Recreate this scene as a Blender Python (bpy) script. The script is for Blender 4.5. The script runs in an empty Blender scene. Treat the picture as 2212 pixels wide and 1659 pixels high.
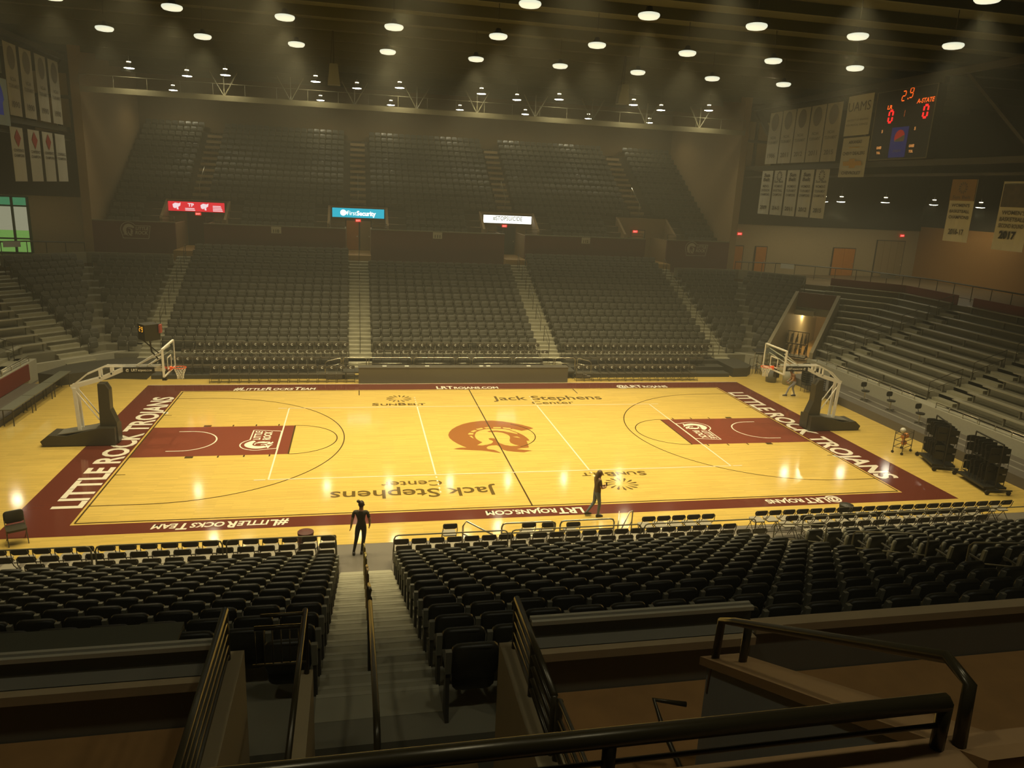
import bpy, math, random
from mathutils import Vector, Matrix, geometry
random.seed(7)
S = bpy.context.scene
COL = S.collection
# ------------------------------------------------------------------ camera
cam_d = bpy.data.cameras.new('camera'); cam_o = bpy.data.objects.new('camera', cam_d); COL.objects.link(cam_o)
def cam_rot(a, b, c):
    return Matrix.Rotation(a, 3, 'Z') @ Matrix.Rotation(b, 3, 'X') @ Matrix.Rotation(c, 3, 'Z')
CAM = Vector((-5.8794, -30.8800, 10.4678))
cam_o.matrix_world = Matrix.Translation(CAM) @ cam_rot(-0.210276, 1.318006, 0.047482).to_4x4()
cam_d.sensor_width = 36.0; cam_d.lens = 1625.59 / 2212 * 36.0; cam_d.clip_end = 300; cam_d.clip_start = 0.05
S.camera = cam_o
# ------------------------------------------------------------------ world, exposure
w = bpy.data.worlds.new('world'); S.world = w; w.use_nodes = True
w.node_tree.nodes['Background'].inputs[0].default_value = (0.75, 0.9, 0.55, 1)
w.node_tree.nodes['Background'].inputs[1].default_value = 0.35
S.view_settings.view_transform = 'Standard'; S.view_settings.look = 'None'
S.view_settings.exposure = 0.05; S.view_settings.gamma = 1.0; S.view_settings.use_curve_mapping = False
HB_POWER = 2600.0      # each court high-bay, watts
PD_POWER = 170.0       # each pendant over the upper stand
SIDE_POWER = 130.0     # concourse lamps
WARM = (1.0, 0.83, 0.46)
# ------------------------------------------------------------------ helpers
def mat(name, col, rough=0.6, metal=0.0, emit=None, es=0.0, noise=0.0, nscale=8.0, bump=0.0, bscale=60.0, spec=0.5, alpha=None, trans=0.0):
    m = bpy.data.materials.new(name); m.use_nodes = True
    nt = m.node_tree; b = nt.nodes['Principled BSDF']
    b.inputs['Base Color'].default_value = (*col, 1); b.inputs['Roughness'].default_value = rough
    b.inputs['Metallic'].default_value = metal; b.inputs['Specular IOR Level'].default_value = spec
    if emit: b.inputs['Emission Color'].default_value = (*emit, 1); b.inputs['Emission Strength'].default_value = es
    if trans: b.inputs['Transmission Weight'].default_value = trans
    if noise:
        tc = nt.nodes.new('ShaderNodeTexCoord'); n = nt.nodes.new('ShaderNodeTexNoise'); n.inputs['Scale'].default_value = nscale
        n.inputs['Detail'].default_value = 4
        r = nt.nodes.new('ShaderNodeMapRange'); r.inputs[3].default_value = 1 - noise; r.inputs[4].default_value = 1 + noise
        mx = nt.nodes.new('ShaderNodeVectorMath'); mx.operation = 'SCALE'; mx.inputs[0].default_value = col
        nt.links.new(tc.outputs['Object'], n.inputs['Vector']); nt.links.new(n.outputs[0], r.inputs[0])
        nt.links.new(r.outputs[0], mx.inputs['Scale']); nt.links.new(mx.outputs[0], b.inputs['Base Color'])
    if bump:
        n2 = nt.nodes.new('ShaderNodeTexNoise'); n2.inputs['Scale'].default_value = bscale
        tc2 = nt.nodes.new('ShaderNodeTexCoord'); nt.links.new(tc2.outputs['Object'], n2.inputs['Vector'])
        bp = nt.nodes.new('ShaderNodeBump'); bp.inputs['Strength'].default_value = bump; bp.inputs['Distance'].default_value = 0.01
        nt.links.new(n2.outputs[0], bp.inputs['Height']); nt.links.new(bp.outputs[0], b.inputs['Normal'])
    return m
def court_mat(name, col, planks=True, rough=0.09):
    """varnished maple boards running along X; paint uses the same varnish"""
    m = bpy.data.materials.new(name); m.use_nodes = True; nt = m.node_tree; b = nt.nodes['Principled BSDF']
    L = nt.links.new
    tc = nt.nodes.new('ShaderNodeTexCoord')
    mp = nt.nodes.new('ShaderNodeMapping'); L(tc.outputs['Object'], mp.inputs[0])
    if planks:
        br = nt.nodes.new('ShaderNodeTexBrick'); L(mp.outputs[0], br.inputs['Vector'])
        br.inputs['Scale'].default_value = 1.0; br.inputs['Brick Width'].default_value = 1.1; br.inputs['Row Height'].default_value = 0.075
        br.inputs['Mortar Size'].default_value = 0.0025; br.inputs['Bias'].default_value = 0.0
        br.inputs['Color1'].default_value = (*[c * 0.90 for c in col], 1); br.inputs['Color2'].default_value = (*[min(1, c * 1.08) for c in col], 1)
        br.inputs['Mortar'].default_value = (*[c * 0.72 for c in col], 1)
        n = nt.nodes.new('ShaderNodeTexNoise'); mp2 = nt.nodes.new('ShaderNodeMapping'); mp2.inputs['Scale'].default_value = (0.8, 9, 1)
        L(tc.outputs['Object'], mp2.inputs[0]); L(mp2.outputs[0], n.inputs['Vector']); n.inputs['Scale'].default_value = 1.2; n.inputs['Detail'].default_value = 5
        r = nt.nodes.new('ShaderNodeMapRange'); r.inputs[3].default_value = 0.84; r.inputs[4].default_value = 1.12; L(n.outputs[0], r.inputs[0])
        mx = nt.nodes.new('ShaderNodeVectorMath'); mx.operation = 'SCALE'; L(br.outputs['Color'], mx.inputs[0]); L(r.outputs[0], mx.inputs['Scale'])
        L(mx.outputs[0], b.inputs['Base Color'])
    else:
        b.inputs['Base Color'].default_value = (*col, 1)
    b.inputs['Roughness'].default_value = rough; b.inputs['Specular IOR Level'].default_value = 0.5
    nb = nt.nodes.new('ShaderNodeTexNoise'); mb_ = nt.nodes.new('ShaderNodeMapping'); mb_.inputs['Scale'].default_value = (0.35, 11.0, 1.0)
    L(tc.outputs['Object'], mb_.inputs[0]); L(mb_.outputs[0], nb.inputs['Vector']); nb.inputs['Scale'].default_value = 1.0; nb.inputs['Detail'].default_value = 2
    bp = nt.nodes.new('ShaderNodeBump'); bp.inputs['Strength'].default_value = 0.3; bp.inputs['Distance'].default_value = 0.0012
    L(nb.outputs[0], bp.inputs['Height']); L(bp.outputs[0], b.inputs['Normal'])
    return m
class M:
    def __init__(s): s.v = []; s.f = []; s.m = []
    def add(s, vs, fs, m=0):
        k = len(s.v); s.v += [tuple(p) for p in vs]; s.f += [tuple(i + k for i in f) for f in fs]; s.m += [m] * len(fs); return s
    def box(s, x0, y0, z0, x1, y1, z1, m=0):
        return s.add([(x0,y0,z0),(x1,y0,z0),(x1,y1,z0),(x0,y1,z0),(x0,y0,z1),(x1,y0,z1),(x1,y1,z1),(x0,y1,z1)],
                     [(0,3,2,1),(4,5,6,7),(0,1,5,4),(1,2,6,5),(2,3,7,6),(3,0,4,7)], m)
    def hexa(s, b4, t4, m=0):
        return s.add(list(b4) + list(t4), [(0,3,2,1),(4,5,6,7),(0,1,5,4),(1,2,6,5),(2,3,7,6),(3,0,4,7)], m)
    def quad(s, a, b, c, d, m=0): return s.add([a,b,c,d], [(0,1,2,3)], m)
    def path(s, pts, r, n=6, m=0, cap=True, r2=None):
        P = [Vector(p) for p in pts]; k = len(P); rings = []
        prev = None
        for i in range(k):
            d = (P[min(i+1,k-1)] - P[max(i-1,0)])
            if d.length < 1e-9: d = Vector((0,0,1))
            d.normalize()
            up = Vector((0,0,1)) if abs(d.z) < 0.9 else Vector((1,0,0))
            a = d.cross(up).normalized() if prev is None else (prev - d * prev.dot(d)).normalized()
            prev = a; b = d.cross(a)
            sc = 1.0
            if 0 < i < k-1:
                d1 = (P[i]-P[i-1]).normalized(); c = max(0.5, d1.dot(d)); sc = 1 / c
            rr = r if r2 is None else r + (r2 - r) * i / (k - 1)
            rings.append([P[i] + (a * math.cos(2*math.pi*j/n) + b * math.sin(2*math.pi*j/n)) * rr for j in range(n)])
        vs = [p for g in rings for p in g]
        fs = [(i*n+j, i*n+(j+1)%n, (i+1)*n+(j+1)%n, (i+1)*n+j) for i in range(k-1) for j in range(n)]
        if cap: fs += [tuple(range(n-1,-1,-1)), tuple((k-1)*n+j for j in range(n))]
        return s.add(vs, fs, m)
    def bar(s, p, q, w, h, m=0):
        """rectangular bar from p to q"""
        p = Vector(p); q = Vector(q); d = (q-p).normalized()
        up = Vector((0,0,1)) if abs(d.z) < 0.95 else Vector((1,0,0))
        a = d.cross(up).normalized() * w/2; b = a.cross(d).normalized() * h/2
        return s.hexa([p-a-b, p+a-b, q+a-b, q-a-b], [p-a+b, p+a+b, q+a+b, q-a+b], m)
    def lathe(s, prof, c=(0,0,0), n=16, m=0, axis='z'):
        vs = []
        for r, z in prof:
            for j in range(n):
                a = 2*math.pi*j/n
                vs.append((c[0]+r*math.cos(a), c[1]+r*math.sin(a), c[2]+z))
        k = len(prof)
        fs = [(i*n+j, i*n+(j+1)%n, (i+1)*n+(j+1)%n, (i+1)*n+j) for i in range(k-1) for j in range(n)]
        return s.add(vs, fs, m)
    def loft(s, rings, m=0, caps=True):
        n = len(rings[0]); k = len(rings)
        vs = [p for g in rings for p in g]
        fs = [(i*n+j, i*n+(j+1)%n, (i+1)*n+(j+1)%n, (i+1)*n+j) for i in range(k-1) for j in range(n)]
        if caps: fs += [tuple(range(n-1,-1,-1)), tuple((k-1)*n+j for j in range(n))]
        return s.add(vs, fs, m)
    def prism(s, pts, fn, w0, w1, m=0):
        return s.loft([[fn(u,v,w0) for u,v in pts], [fn(u,v,w1) for u,v in pts]], m)
    def poly(s, pts, z=0.0, m=0, fn=None):
        tri = geometry.tessellate_polygon([[Vector((p[0],p[1],0)) for p in pts]])
        vs = [(fn(p[0],p[1]) if fn else (p[0],p[1],z)) for p in pts]
        fs = []
        for t in tri:
            a, b, c = [Vector(vs[i]) for i in t]
            if (b-a).cross(c-a).z < 0 and not fn: t = (t[0], t[2], t[1])
            fs.append(tuple(t))
        return s.add(vs, fs, m)
    def tr(s, mtx, src, m=None):
        k = len(s.v); s.v += [tuple(mtx @ Vector(p)) for p in src.v]; s.f += [tuple(i+k for i in f) for f in src.f]
        s.m += (src.m if m is None else [m]*len(src.f)); return s
    def text(s, st, o, ux, uy, h, w=None, bold=0.0, m=0, center=False, slant=0.0):
        vs, fs, bw = text2d(st, bold)
        sc = h; sx = (w / bw) if w else h
        ux = Vector(ux).normalized(); uy = Vector(uy).normalized(); o = Vector(o)
        if center: o = o - ux * (bw * sx / 2)
        s.add([o + ux * (x * sx + slant * y * sc) + uy * (y * sc) for x, y in vs], fs, m); return s
    def mesh(s, name, smooth=False):
        me = bpy.data.meshes.new(name); me.from_pydata([tuple(p) for p in s.v], [], s.f)
        if any(s.m): me.polygons.foreach_set('material_index', s.m)
        if smooth: me.polygons.foreach_set('use_smooth', [True]*len(me.polygons))
        me.update(); return me
_tc = {}
def text2d(st, bold=0.0):
    k = (st, bold)
    if k in _tc: return _tc[k]
    cu = bpy.data.curves.new('t', 'FONT'); cu.body = st; cu.resolution_u = 3; cu.offset = bold; cu.fill_mode = 'FRONT'
    o = bpy.data.objects.new('t', cu); COL.objects.link(o)
    me = bpy.data.meshes.new_from_object(o.evaluated_get(bpy.context.evaluated_depsgraph_get()))
    vs = [(v.co.x, v.co.y) for v in me.vertices]; fs = [tuple(p.vertices) for p in me.polygons]
    bpy.data.objects.remove(o); bpy.data.meshes.remove(me); bpy.data.curves.remove(cu)
    x0 = min(v[0] for v in vs); x1 = max(v[0] for v in vs)
    caph = 0.73
    vs = [((x - x0)/caph, y/caph) for x, y in vs]
    _tc[k] = (vs, fs, (x1 - x0)/caph); return _tc[k]
def ob(name, g, mats, parent=None, loc=None, rz=None, smooth=False, me=None):
    me = me or g.mesh(name, smooth)
    if mats is not None and len(me.materials) == 0:
        for x in (mats if isinstance(mats, (list, tuple)) else [mats]): me.materials.append(x)
    o = bpy.data.objects.new(name, me); COL.objects.link(o)
    if parent: o.parent = parent
    if loc: o.location = loc
    if rz is not None: o.rotation_euler = (0, 0, rz)
    return o
def tag(o, label, cat, group=None, kind=None):
    o['label'] = label; o['category'] = cat
    if group: o['group'] = group
    if kind: o['kind'] = kind
    return o
def thing(name, label, cat, loc=(0,0,0), rz=0.0, group=None):
    o = bpy.data.objects.new(name, None); COL.objects.link(o); o.empty_display_size = 0.1
    o.location = loc; o.rotation_euler = (0,0,rz); return tag(o, label, cat, group)
def struct(name, g, mats, smooth=False):
    o = ob(name, g, mats, smooth=smooth); o['kind'] = 'structure'; return o
def dup(root, loc, rz, label, group=None):
    r = root.copy(); COL.objects.link(r); r.location = loc; r.rotation_euler = (0,0,rz); r['label'] = label
    if group: r['group'] = group
    for ch in root.children:
        c = ch.copy(); COL.objects.link(c); c.parent = r
        for g in ch.children:
            d = g.copy(); COL.objects.link(d); d.parent = c
    return r
def rrect(w, h, r, n=3):
    pts = []
    for cx, cy, a0 in ((w/2-r, h/2-r, 0), (-w/2+r, h/2-r, 90), (-w/2+r, -h/2+r, 180), (w/2-r, -h/2+r, 270)):
        for i in range(n+1):
            a = math.radians(a0 + 90*i/n); pts.append((cx + r*math.cos(a), cy + r*math.sin(a)))
    return pts
def pad(g, w, h, t, c, lean=0.0, r=0.08, m=0, n=3, curve=0.0):
    """rounded upright cushion in XZ, thickness along Y, centre c, leaning back by lean"""
    cl, sl = math.cos(lean), math.sin(lean)
    base = rrect(w, h, r, n); rings = []
    for dy, sc in ((-t/2, 0.90), (-t/2 + t*0.22, 1.0), (t/2 - t*0.22, 1.0), (t/2, 0.92)):
        ring = []
        for u, v in base:
            u, v = u*sc, v*sc
            y = dy + curve * (u / (w/2))**2
            ring.append((c[0]+u, c[1] + y*cl + v*sl, c[2] + v*cl - y*sl))
        rings.append(ring)
    return g.loft(rings, m)
ORD = ['first','second','third','fourth','fifth','sixth','seventh','eighth','ninth','tenth','eleventh','twelfth','thirteenth','fourteenth','fifteenth','sixteenth','seventeenth','eighteenth','nineteenth','twentieth','twenty-first','twenty-second','twenty-third','twenty-fourth','twenty-fifth','twenty-sixth','twenty-seventh','twenty-eighth','twenty-ninth','thirtieth'] 
for t in ('thirty','forty','fifty','sixty','seventy','eighty','ninety'):
    for u in ('first','second','third','fourth','fifth','sixth','seventh','eighth','ninth','tenth'):
        ORD.append(t + '-' + u)
# ------------------------------------------------------------------ materials
WOOD = court_mat('maple', (0.66, 0.47, 0.12)); WOODX = WOOD
MAROON = court_mat('maroon_paint', (0.130, 0.032, 0.020), False)
MAROONLANE = court_mat('lane_paint', (0.20, 0.050, 0.028), False)
WHITEP = court_mat('white_paint', (0.78, 0.74, 0.62), False)
BLACKP = court_mat('black_paint', (0.075, 0.045, 0.012), False)
LOGOP = court_mat('logo_paint', (0.30, 0.115, 0.030), False)
LETP = court_mat('letter_paint', (0.13, 0.085, 0.02), False)
CONC = mat('concrete', (0.22, 0.205, 0.145), 0.75, noise=0.18, nscale=1.6, bump=0.2, bscale=12)
CONCD = mat('dark_concrete', (0.13, 0.12, 0.085), 0.7, noise=0.25, nscale=1.1)
STEP = mat('stair_concrete', (0.36, 0.34, 0.24), 0.75, noise=0.22, nscale=2.2)
MATG = mat('grey_floor_vinyl', (0.17, 0.15, 0.12), 0.45, noise=0.06, nscale=1)
BEIGE = mat('beige_wall', (0.25, 0.165, 0.075), 0.8, noise=0.06, nscale=3)
BEIGED = mat('brown_wall', (0.14, 0.09, 0.035), 0.85, noise=0.1, nscale=0.6)
WALLM = mat('maroon_wall', (0.105, 0.030, 0.022), 0.65, noise=0.08, nscale=1)
REDW = mat('red_wall', (0.17, 0.022, 0.012), 0.6)
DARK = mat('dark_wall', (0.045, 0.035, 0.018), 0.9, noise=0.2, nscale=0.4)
CEIL = mat('ceiling_deck', (0.085, 0.085, 0.055), 0.9, noise=0.25, nscale=0.5)
STEEL = mat('painted_steel', (0.06, 0.052, 0.032), 0.5)
STEELL = mat('cream_steel', (0.17, 0.15, 0.085), 0.5)
CHROME = mat('galvanised_rail', (0.62, 0.58, 0.46), 0.28, 1.0)
RAILB = mat('black_rail', (0.055, 0.045, 0.022), 0.28, 0.3)
ALU = mat('aluminium_bench', (0.50, 0.47, 0.36), 0.42, 0.3)
SEATB = mat('black_seat_vinyl', (0.030, 0.028, 0.019), 0.42, noise=0.15, nscale=4)
SEATF = mat('far_seat_vinyl', (0.072, 0.068, 0.048), 0.5)
SEATG = mat('grey_plastic_seat', (0.095, 0.092, 0.075), 0.34)
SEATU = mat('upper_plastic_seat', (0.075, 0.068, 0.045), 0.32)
STD = mat('seat_standard_grey', (0.26, 0.25, 0.19), 0.45, 0.2)
STDD = mat('seat_standard_dark', (0.05, 0.045, 0.03), 0.5)
CHB = mat('chair_back_dark', (0.062, 0.050, 0.028), 0.4)
CHS = mat('chair_seat_grey', (0.34, 0.31, 0.24), 0.45)
CHF = mat('chair_frame', (0.10, 0.085, 0.05), 0.35, 0.5)
WHITE = mat('white_vinyl', (0.80, 0.78, 0.68), 0.5)
WHITEM = mat('white_steel', (0.75, 0.73, 0.66), 0.35)
BANNER = mat('banner_cloth', (0.52, 0.50, 0.40), 0.85)
BANTXT = mat('banner_print', (0.09, 0.075, 0.06), 0.85)
BLACK = mat('black', (0.02, 0.018, 0.012), 0.5)
PADB = mat('black_padding', (0.045, 0.038, 0.022), 0.45)
ORANGE = mat('orange_rim', (0.75, 0.10, 0.02), 0.4)
DOORW = mat('orange_wood_door', (0.46, 0.17, 0.025), 0.45, noise=0.12, nscale=3)
GLASS = mat('glass', (0.9, 0.95, 0.9), 0.02, trans=1.0)
SKIN = mat('skin', (0.42, 0.22, 0.12), 0.5)
SHIRT = mat('dark_shirt', (0.05, 0.04, 0.02), 0.8); TROUS = mat('black_trousers', (0.035, 0.028, 0.018), 0.8)
JEANS = mat('blue_jeans', (0.14, 0.17, 0.20), 0.8); HAIR = mat('dark_hair', (0.05, 0.03, 0.015), 0.6); HAIRL = mat('brown_hair', (0.14, 0.08, 0.03), 0.6)
SHOE = mat('shoe', (0.04, 0.035, 0.03), 0.6)
E_RED = mat('led_red', (0.0,0,0), 0.5, emit=(1.0, 0.01, 0.01), es=2.2)
E_ORG = mat('led_orange', (0,0,0), 0.5, emit=(1.0, 0.16, 0.01), es=1.3)
E_YEL = mat('led_amber', (0,0,0), 0.5, emit=(1.0, 0.42, 0.02), es=2.2)
E_EXIT = mat('exit_red', (0.1,0,0), 0.5, emit=(1.0, 0.03, 0.02), es=0.9)
E_TEAL = mat('led_teal', (0,0,0), 0.5, emit=(0.0, 0.42, 0.55), es=1.1)
E_WHT = mat('led_white', (0,0,0), 0.5, emit=(1.0, 0.98, 0.86), es=1.8)
E_SGR = mat('led_signred', (0,0,0), 0.5, emit=(0.75, 0.012, 0.03), es=1.0)
E_TXT = mat('led_text_grey', (0,0,0), 0.5, emit=(0.10, 0.13, 0.08), es=1.0)
LAMPE = mat('lamp_lens', (0.8,0.8,0.7), 0.4, emit=(1.0, 0.97, 0.72), es=45.0)
HBE = mat('highbay_lens', (0.8,0.8,0.7), 0.4, emit=(0.80, 0.82, 0.62), es=1.0)
TUBE = mat('lamp_tube', (0.8,0.8,0.7), 0.4, emit=(1.0, 0.9, 0.6), es=4.0)
# ------------------------------------------------------------------ bowl geometry
R2 = math.sqrt(2)
def zt(k): return 0.75 + 0.33 * k
def yF(k): return 13.05 + 0.81 * k
def xF(k): return 21.6 + 0.8 * k
def cF(k): return 22.85 + 0.79 * k
def xA(k): return R2 * cF(k) - yF(k)       # bend, side row to corner row
def yB(k): return R2 * cF(k) - xF(k)       # bend, corner row to end row
def chpt(c, s): return ((c + s) / R2, (c - s) / R2)   # corner frame: distance c, along s
TUN_S0, TUN_S1, TUN_C = 5.25, 8.0, 29.3
# court and service floor
g = M(); g.box(-21.6, -9.87, -0.3, 21.6, 12.2, 0.0)
floor = struct('floor', g, WOOD)
g = M(); g.box(-42, -41, -0.35, 42, 41, -0.02)
g.box(-21.6, -13.3, -0.3, 21.6, -9.88, 0.0)
struct('floor', g, MATG)
g = M()
for sx in (1, -1):
    a = [chpt(22.6, -3.0), chpt(22.6, 9.5), chpt(38, 9.5), chpt(38, -3.0)]
    g.prism([(sx*p[0], p[1]) for p in a], lambda u, v, w_: (u, v, w_), -0.2, -0.004)
struct('floor', g, mat('tunnel_floor', (0.42, 0.27, 0.10), 0.4, noise=0.1))
# painted markings lie on the boards: children of the floor
def mark(name, g, m): return ob(name, g, m, parent=floor)
Z1, Z2, Z3, Z4 = 0.002, 0.004, 0.006, 0.008
def rectf(g, x0, y0, x1, y1, z): g.quad((x0,y0,z),(x1,y0,z),(x1,y1,z),(x0,y1,z))
CX, CY = 14.325, 7.62
g = M(); OX, OY0, OY1 = 16.25, -8.5, 8.9
rectf(g, -OX, OY0, OX, -CY-0.12, Z1); rectf(g, -OX, CY+0.1, OX, OY1, Z1)
rectf(g, -OX, -CY-0.12, -CX-0.1, CY+0.1, Z1); rectf(g, CX+0.1, -CY-0.12, OX, CY+0.1, Z1)
mark('maroon_border', g, MAROON)
for sx in (-1, 1):
    g = M(); rectf(g, min(sx*CX, sx*8.53), -1.83, max(sx*CX, sx*8.53), 1.83, Z1); mark('free_throw_lane', g, MAROONLANE)
g = M(); g.quad((-16.25, 8.9, Z2), (16.25, 8.9, Z2), (16.25, 8.95, Z2), (-16.25, 8.95, Z2))
mark('border_edge_line', g, WHITEP)
g = M()
def arcline(g, cx, cy, r, a0, a1, wd, z, n=48):
    for i in range(n):
        t0 = math.radians(a0 + (a1-a0)*i/n); t1 = math.radians(a0 + (a1-a0)*(i+1)/n)
        g.quad((cx+(r-wd/2)*math.cos(t0), cy+(r-wd/2)*math.sin(t0), z), (cx+(r+wd/2)*math.cos(t0), cy+(r+wd/2)*math.sin(t0), z),
               (cx+(r+wd/2)*math.cos(t1), cy+(r+wd/2)*math.sin(t1), z), (cx+(r-wd/2)*math.cos(t1), cy+(r-wd/2)*math.sin(t1), z))
lw = 0.055
rectf(g, -lw/2, -CY, lw/2, CY, Z3)
for sy in (-1, 1): rectf(g, -CX, sy*CY-lw/2, CX, sy*CY+lw/2, Z3)
for sx in (-1, 1):
    rectf(g, sx*CX-lw/2, -CY, sx*CX+lw/2, CY, Z3)
    hx = sx*12.725
    a0 = 0 if sx < 0 else 180
    arcline(g, hx, 0, 6.32, a0-90, a0+90, lw*0.8, Z3, 72)
    for sy in (-1, 1):
        rectf(g, min(hx, sx*CX), sy*6.32-lw*0.4, max(hx, sx*CX), sy*6.32+lw*0.4, Z3)
        for dx in (2.15, 3.2, 4.15, 5.1):
            xx = sx*(CX-dx); wd = 0.30 if dx < 2.5 else 0.06
            rectf(g, xx-wd/2, sy*1.95-0.1, xx+wd/2, sy*1.95+0.1, Z3)
        rectf(g, min(sx*CX, sx*(CX-0.35)), sy*3.6-0.02, max(sx*CX, sx*(CX-0.35)), sy*3.6+0.02, Z3)
        rectf(g, sx*5.76-0.025, CY-0.95 if sy > 0 else -CY, sx*5.76+0.025, CY if sy > 0 else -CY+0.02, Z3)
    arcline(g, sx*8.53, 0, 1.83, a0-90, a0+90, lw*0.8, Z3, 40)
    rectf(g, sx*8.53-0.03, -1.83, sx*8.53+0.03, 1.83, Z3)
arcline(g, 0, 0, 1.83, -62, 55, lw*0.8, Z2, 30)
mark('black_court_line', g, BLACKP)
g = M()
vw = 0.06
for sy in (-1, 1): rectf(g, -9, sy*4.5-vw/2, 9, sy*4.5+vw/2, Z4)
for xx in (-9, -3, 3, 9): rectf(g, xx-vw/2, -4.5, xx+vw/2, 4.5, Z4)
for sx in (-1, 1):
    for sy in (-1, 1):
        rectf(g, min(sx*9.1, sx*9.5), sy*4.5-vw/2, max(sx*9.1, sx*9.5), sy*4.5+vw/2, Z4)
        for j in range(5): rectf(g, sx*3-vw/2, sy*(4.75+j*0.35)-0.07, sx*3+vw/2, sy*(4.75+j*0.35)+0.07, Z4)
mark('white_volleyball_line', g, mat('volleyball_paint', (0.85, 0.70, 0.55), 0.25))
g = M()
for sx in (-1, 1):
    hx = sx*12.725; a0 = 0 if sx < 0 else 180
    arcline(g, hx, 0, 1.22, a0-90, a0+90, 0.06, Z4, 40)
    for sy in (-1, 1): rectf(g, min(hx, hx+sx*0.45), sy*1.22-0.03, max(hx, hx+sx*0.45), sy*1.22+0.03, Z4)
mark('white_restricted_arc', g, WHITEP)
LOGO = [(1.991,0.825),(1.824,1.083),(1.551,1.386),(1.161,1.7),(0.752,1.943),(0.278,2.095),(-0.249,2.07),(-0.724,1.91),(-1.141,1.641),(-1.471,1.302),(-1.739,0.898),(-1.905,0.499),(-1.993,0.106),(-1.987,-0.285),(-1.889,-0.673),(-1.732,-1.056),(-1.567,-1.342),(-1.415,-1.563),(-1.633,-1.536),(-1.801,-1.584),(-1.982,-1.673),(-1.805,-1.774),(-1.378,-1.862),(-0.89,-1.955),(-0.607,-2.063),(-0.389,-2.194),(-0.095,-2.348),(-0.209,-2.09),(-0.337,-1.905),(-0.563,-1.8),(-0.598,-1.649),(-0.507,-1.474),(-0.324,-1.365),(-0.115,-1.348),(-0.041,-1.505),(0.002,-1.72),(0.064,-1.933),(0.196,-2.09),(0.479,-2.197),(0.861,-2.312),(1.114,-2.183),(1.261,-2.123),(1.12,-2.066),(0.646,-1.884),(0.871,-1.791),(1.193,-1.741),(1.239,-1.439),(1.266,-1.129),(1.279,-0.877),(1.433,-0.855),(1.413,-0.564),(1.328,-0.164),(1.183,0.18),(1.037,0.427),(0.897,0.608),(0.643,0.775),(0.328,0.863),(-0.002,0.868),(-0.274,0.814),(-0.518,0.656),(-0.705,0.428),(-0.819,0.1),(-0.859,-0.161),(-0.845,-0.485),(-0.76,-0.745),(-0.644,-0.929),(-0.798,-1.118),(-0.939,-1.293),(-0.731,-1.337),(-0.512,-1.26),(-0.302,-1.12),(-0.182,-0.909),(-0.196,-0.75),(-0.299,-0.616),(-0.314,-0.455),(-0.198,-0.397),(-0.042,-0.472),(0.015,-0.859),(0.073,-1.113),(0.238,-1.341),(0.48,-1.48),(0.685,-1.493),(0.831,-1.442),(0.675,-1.339),(0.539,-1.081),(0.549,-0.766),(0.643,-0.45),(0.673,-0.19),(0.612,0.046),(0.442,0.292),(0.202,0.408),(-0.105,0.393),(-0.217,0.501),(-0.047,0.608),(0.238,0.612),(0.545,0.491),(0.866,0.233),(1.091,0.051),(1.082,0.22),(0.95,0.433),(0.85,0.56),(0.86,0.72),(1.026,0.809),(1.361,0.498),(1.679,0.632)]
LHOLES = [[(0.161,1.105),(0.524,1.084),(0.476,0.925),(0.155,0.943)],[(0.605,1.044),(0.937,0.92),(0.914,0.746),(0.594,0.869)],[(-0.267,1.058),(0.027,1.162),(0.038,0.971),(-0.192,0.914)],[(-0.658,0.871),(-0.369,1.043),(-0.317,0.886),(-0.593,0.729)],[(-0.957,0.545),(-0.744,0.738),(-0.639,0.642),(-0.835,0.422)],[(-1.096,0.25),(-1.015,0.366),(-0.853,0.302),(-0.893,0.105),(-1.114,0.118)],[(-1.096,-0.081),(-0.975,-0.088),(-0.954,-0.446)],[(0.781,-0.295),(0.998,-0.289),(1.112,-0.512)]]
g = M(); g.poly(LOGO, Z1); lg = mark('center_logo', g, LOGOP)
g = M()
for h in LHOLES: g.poly(h, 0.0035)
mark('center_logo_gap', g, WOOD)
def helmet(g, o, ux, uy, s, m=0):
    """small helmeted-head mark, about 1 unit wide, drawn from the same outline as the centre mark"""
    o = Vector(o); ux = Vector(ux); uy = Vector(uy)
    g.poly([(p[0]/4.2, p[1]/4.2) for p in LOGO], m=m, fn=lambda a, b: tuple(o + ux*(a*s) + uy*(b*s)))
def lr_logo(g, o, ux, uy, s, mw=0):
    """helmeted head with slanted panel reading LITTLE ROCK, width ~2.1*s"""
    o = Vector(o); ux = Vector(ux); uy = Vector(uy)
    def P(a, b): return o + ux*(a*s) + uy*(b*s)
    helmet(g, P(-0.55, 0.08), ux, uy, s*0.95, mw)
    t = 0.045
    def seg(a, b):
        a = Vector(a); b = Vector(b); d = (b-a).normalized(); n = Vector((-d.y, d.x))*t/2
        g.quad(P(*(a-n)), P(*(b-n)), P(*(b+n)), P(*(a+n)), mw)
    q = [(-1.02,-0.62),(0.95,-0.62),(1.12,0.42),(-0.02,0.42)]
    seg(q[0], q[1]); seg(q[1], q[2]); seg(q[2], q[3])
    arc = [(-0.02,0.42)] + [(-0.55+0.62*math.cos(math.radians(a)), 0.08+0.62*math.sin(math.radians(a))) for a in range(40, 216, 16)] + [(-1.05,-0.4), (-1.02,-0.62)]
    for i in range(len(arc)-1): seg(arc[i], arc[i+1])
    g.text('LITTLE', P(-0.02, 0.08), ux, uy, 0.26*s, w=0.98*s, bold=0.03, m=mw, slant=0.14)
    g.text('ROCK', P(-0.07, -0.28), ux, uy, 0.28*s, w=0.98*s, bold=0.03, m=mw, slant=0.14)
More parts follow.
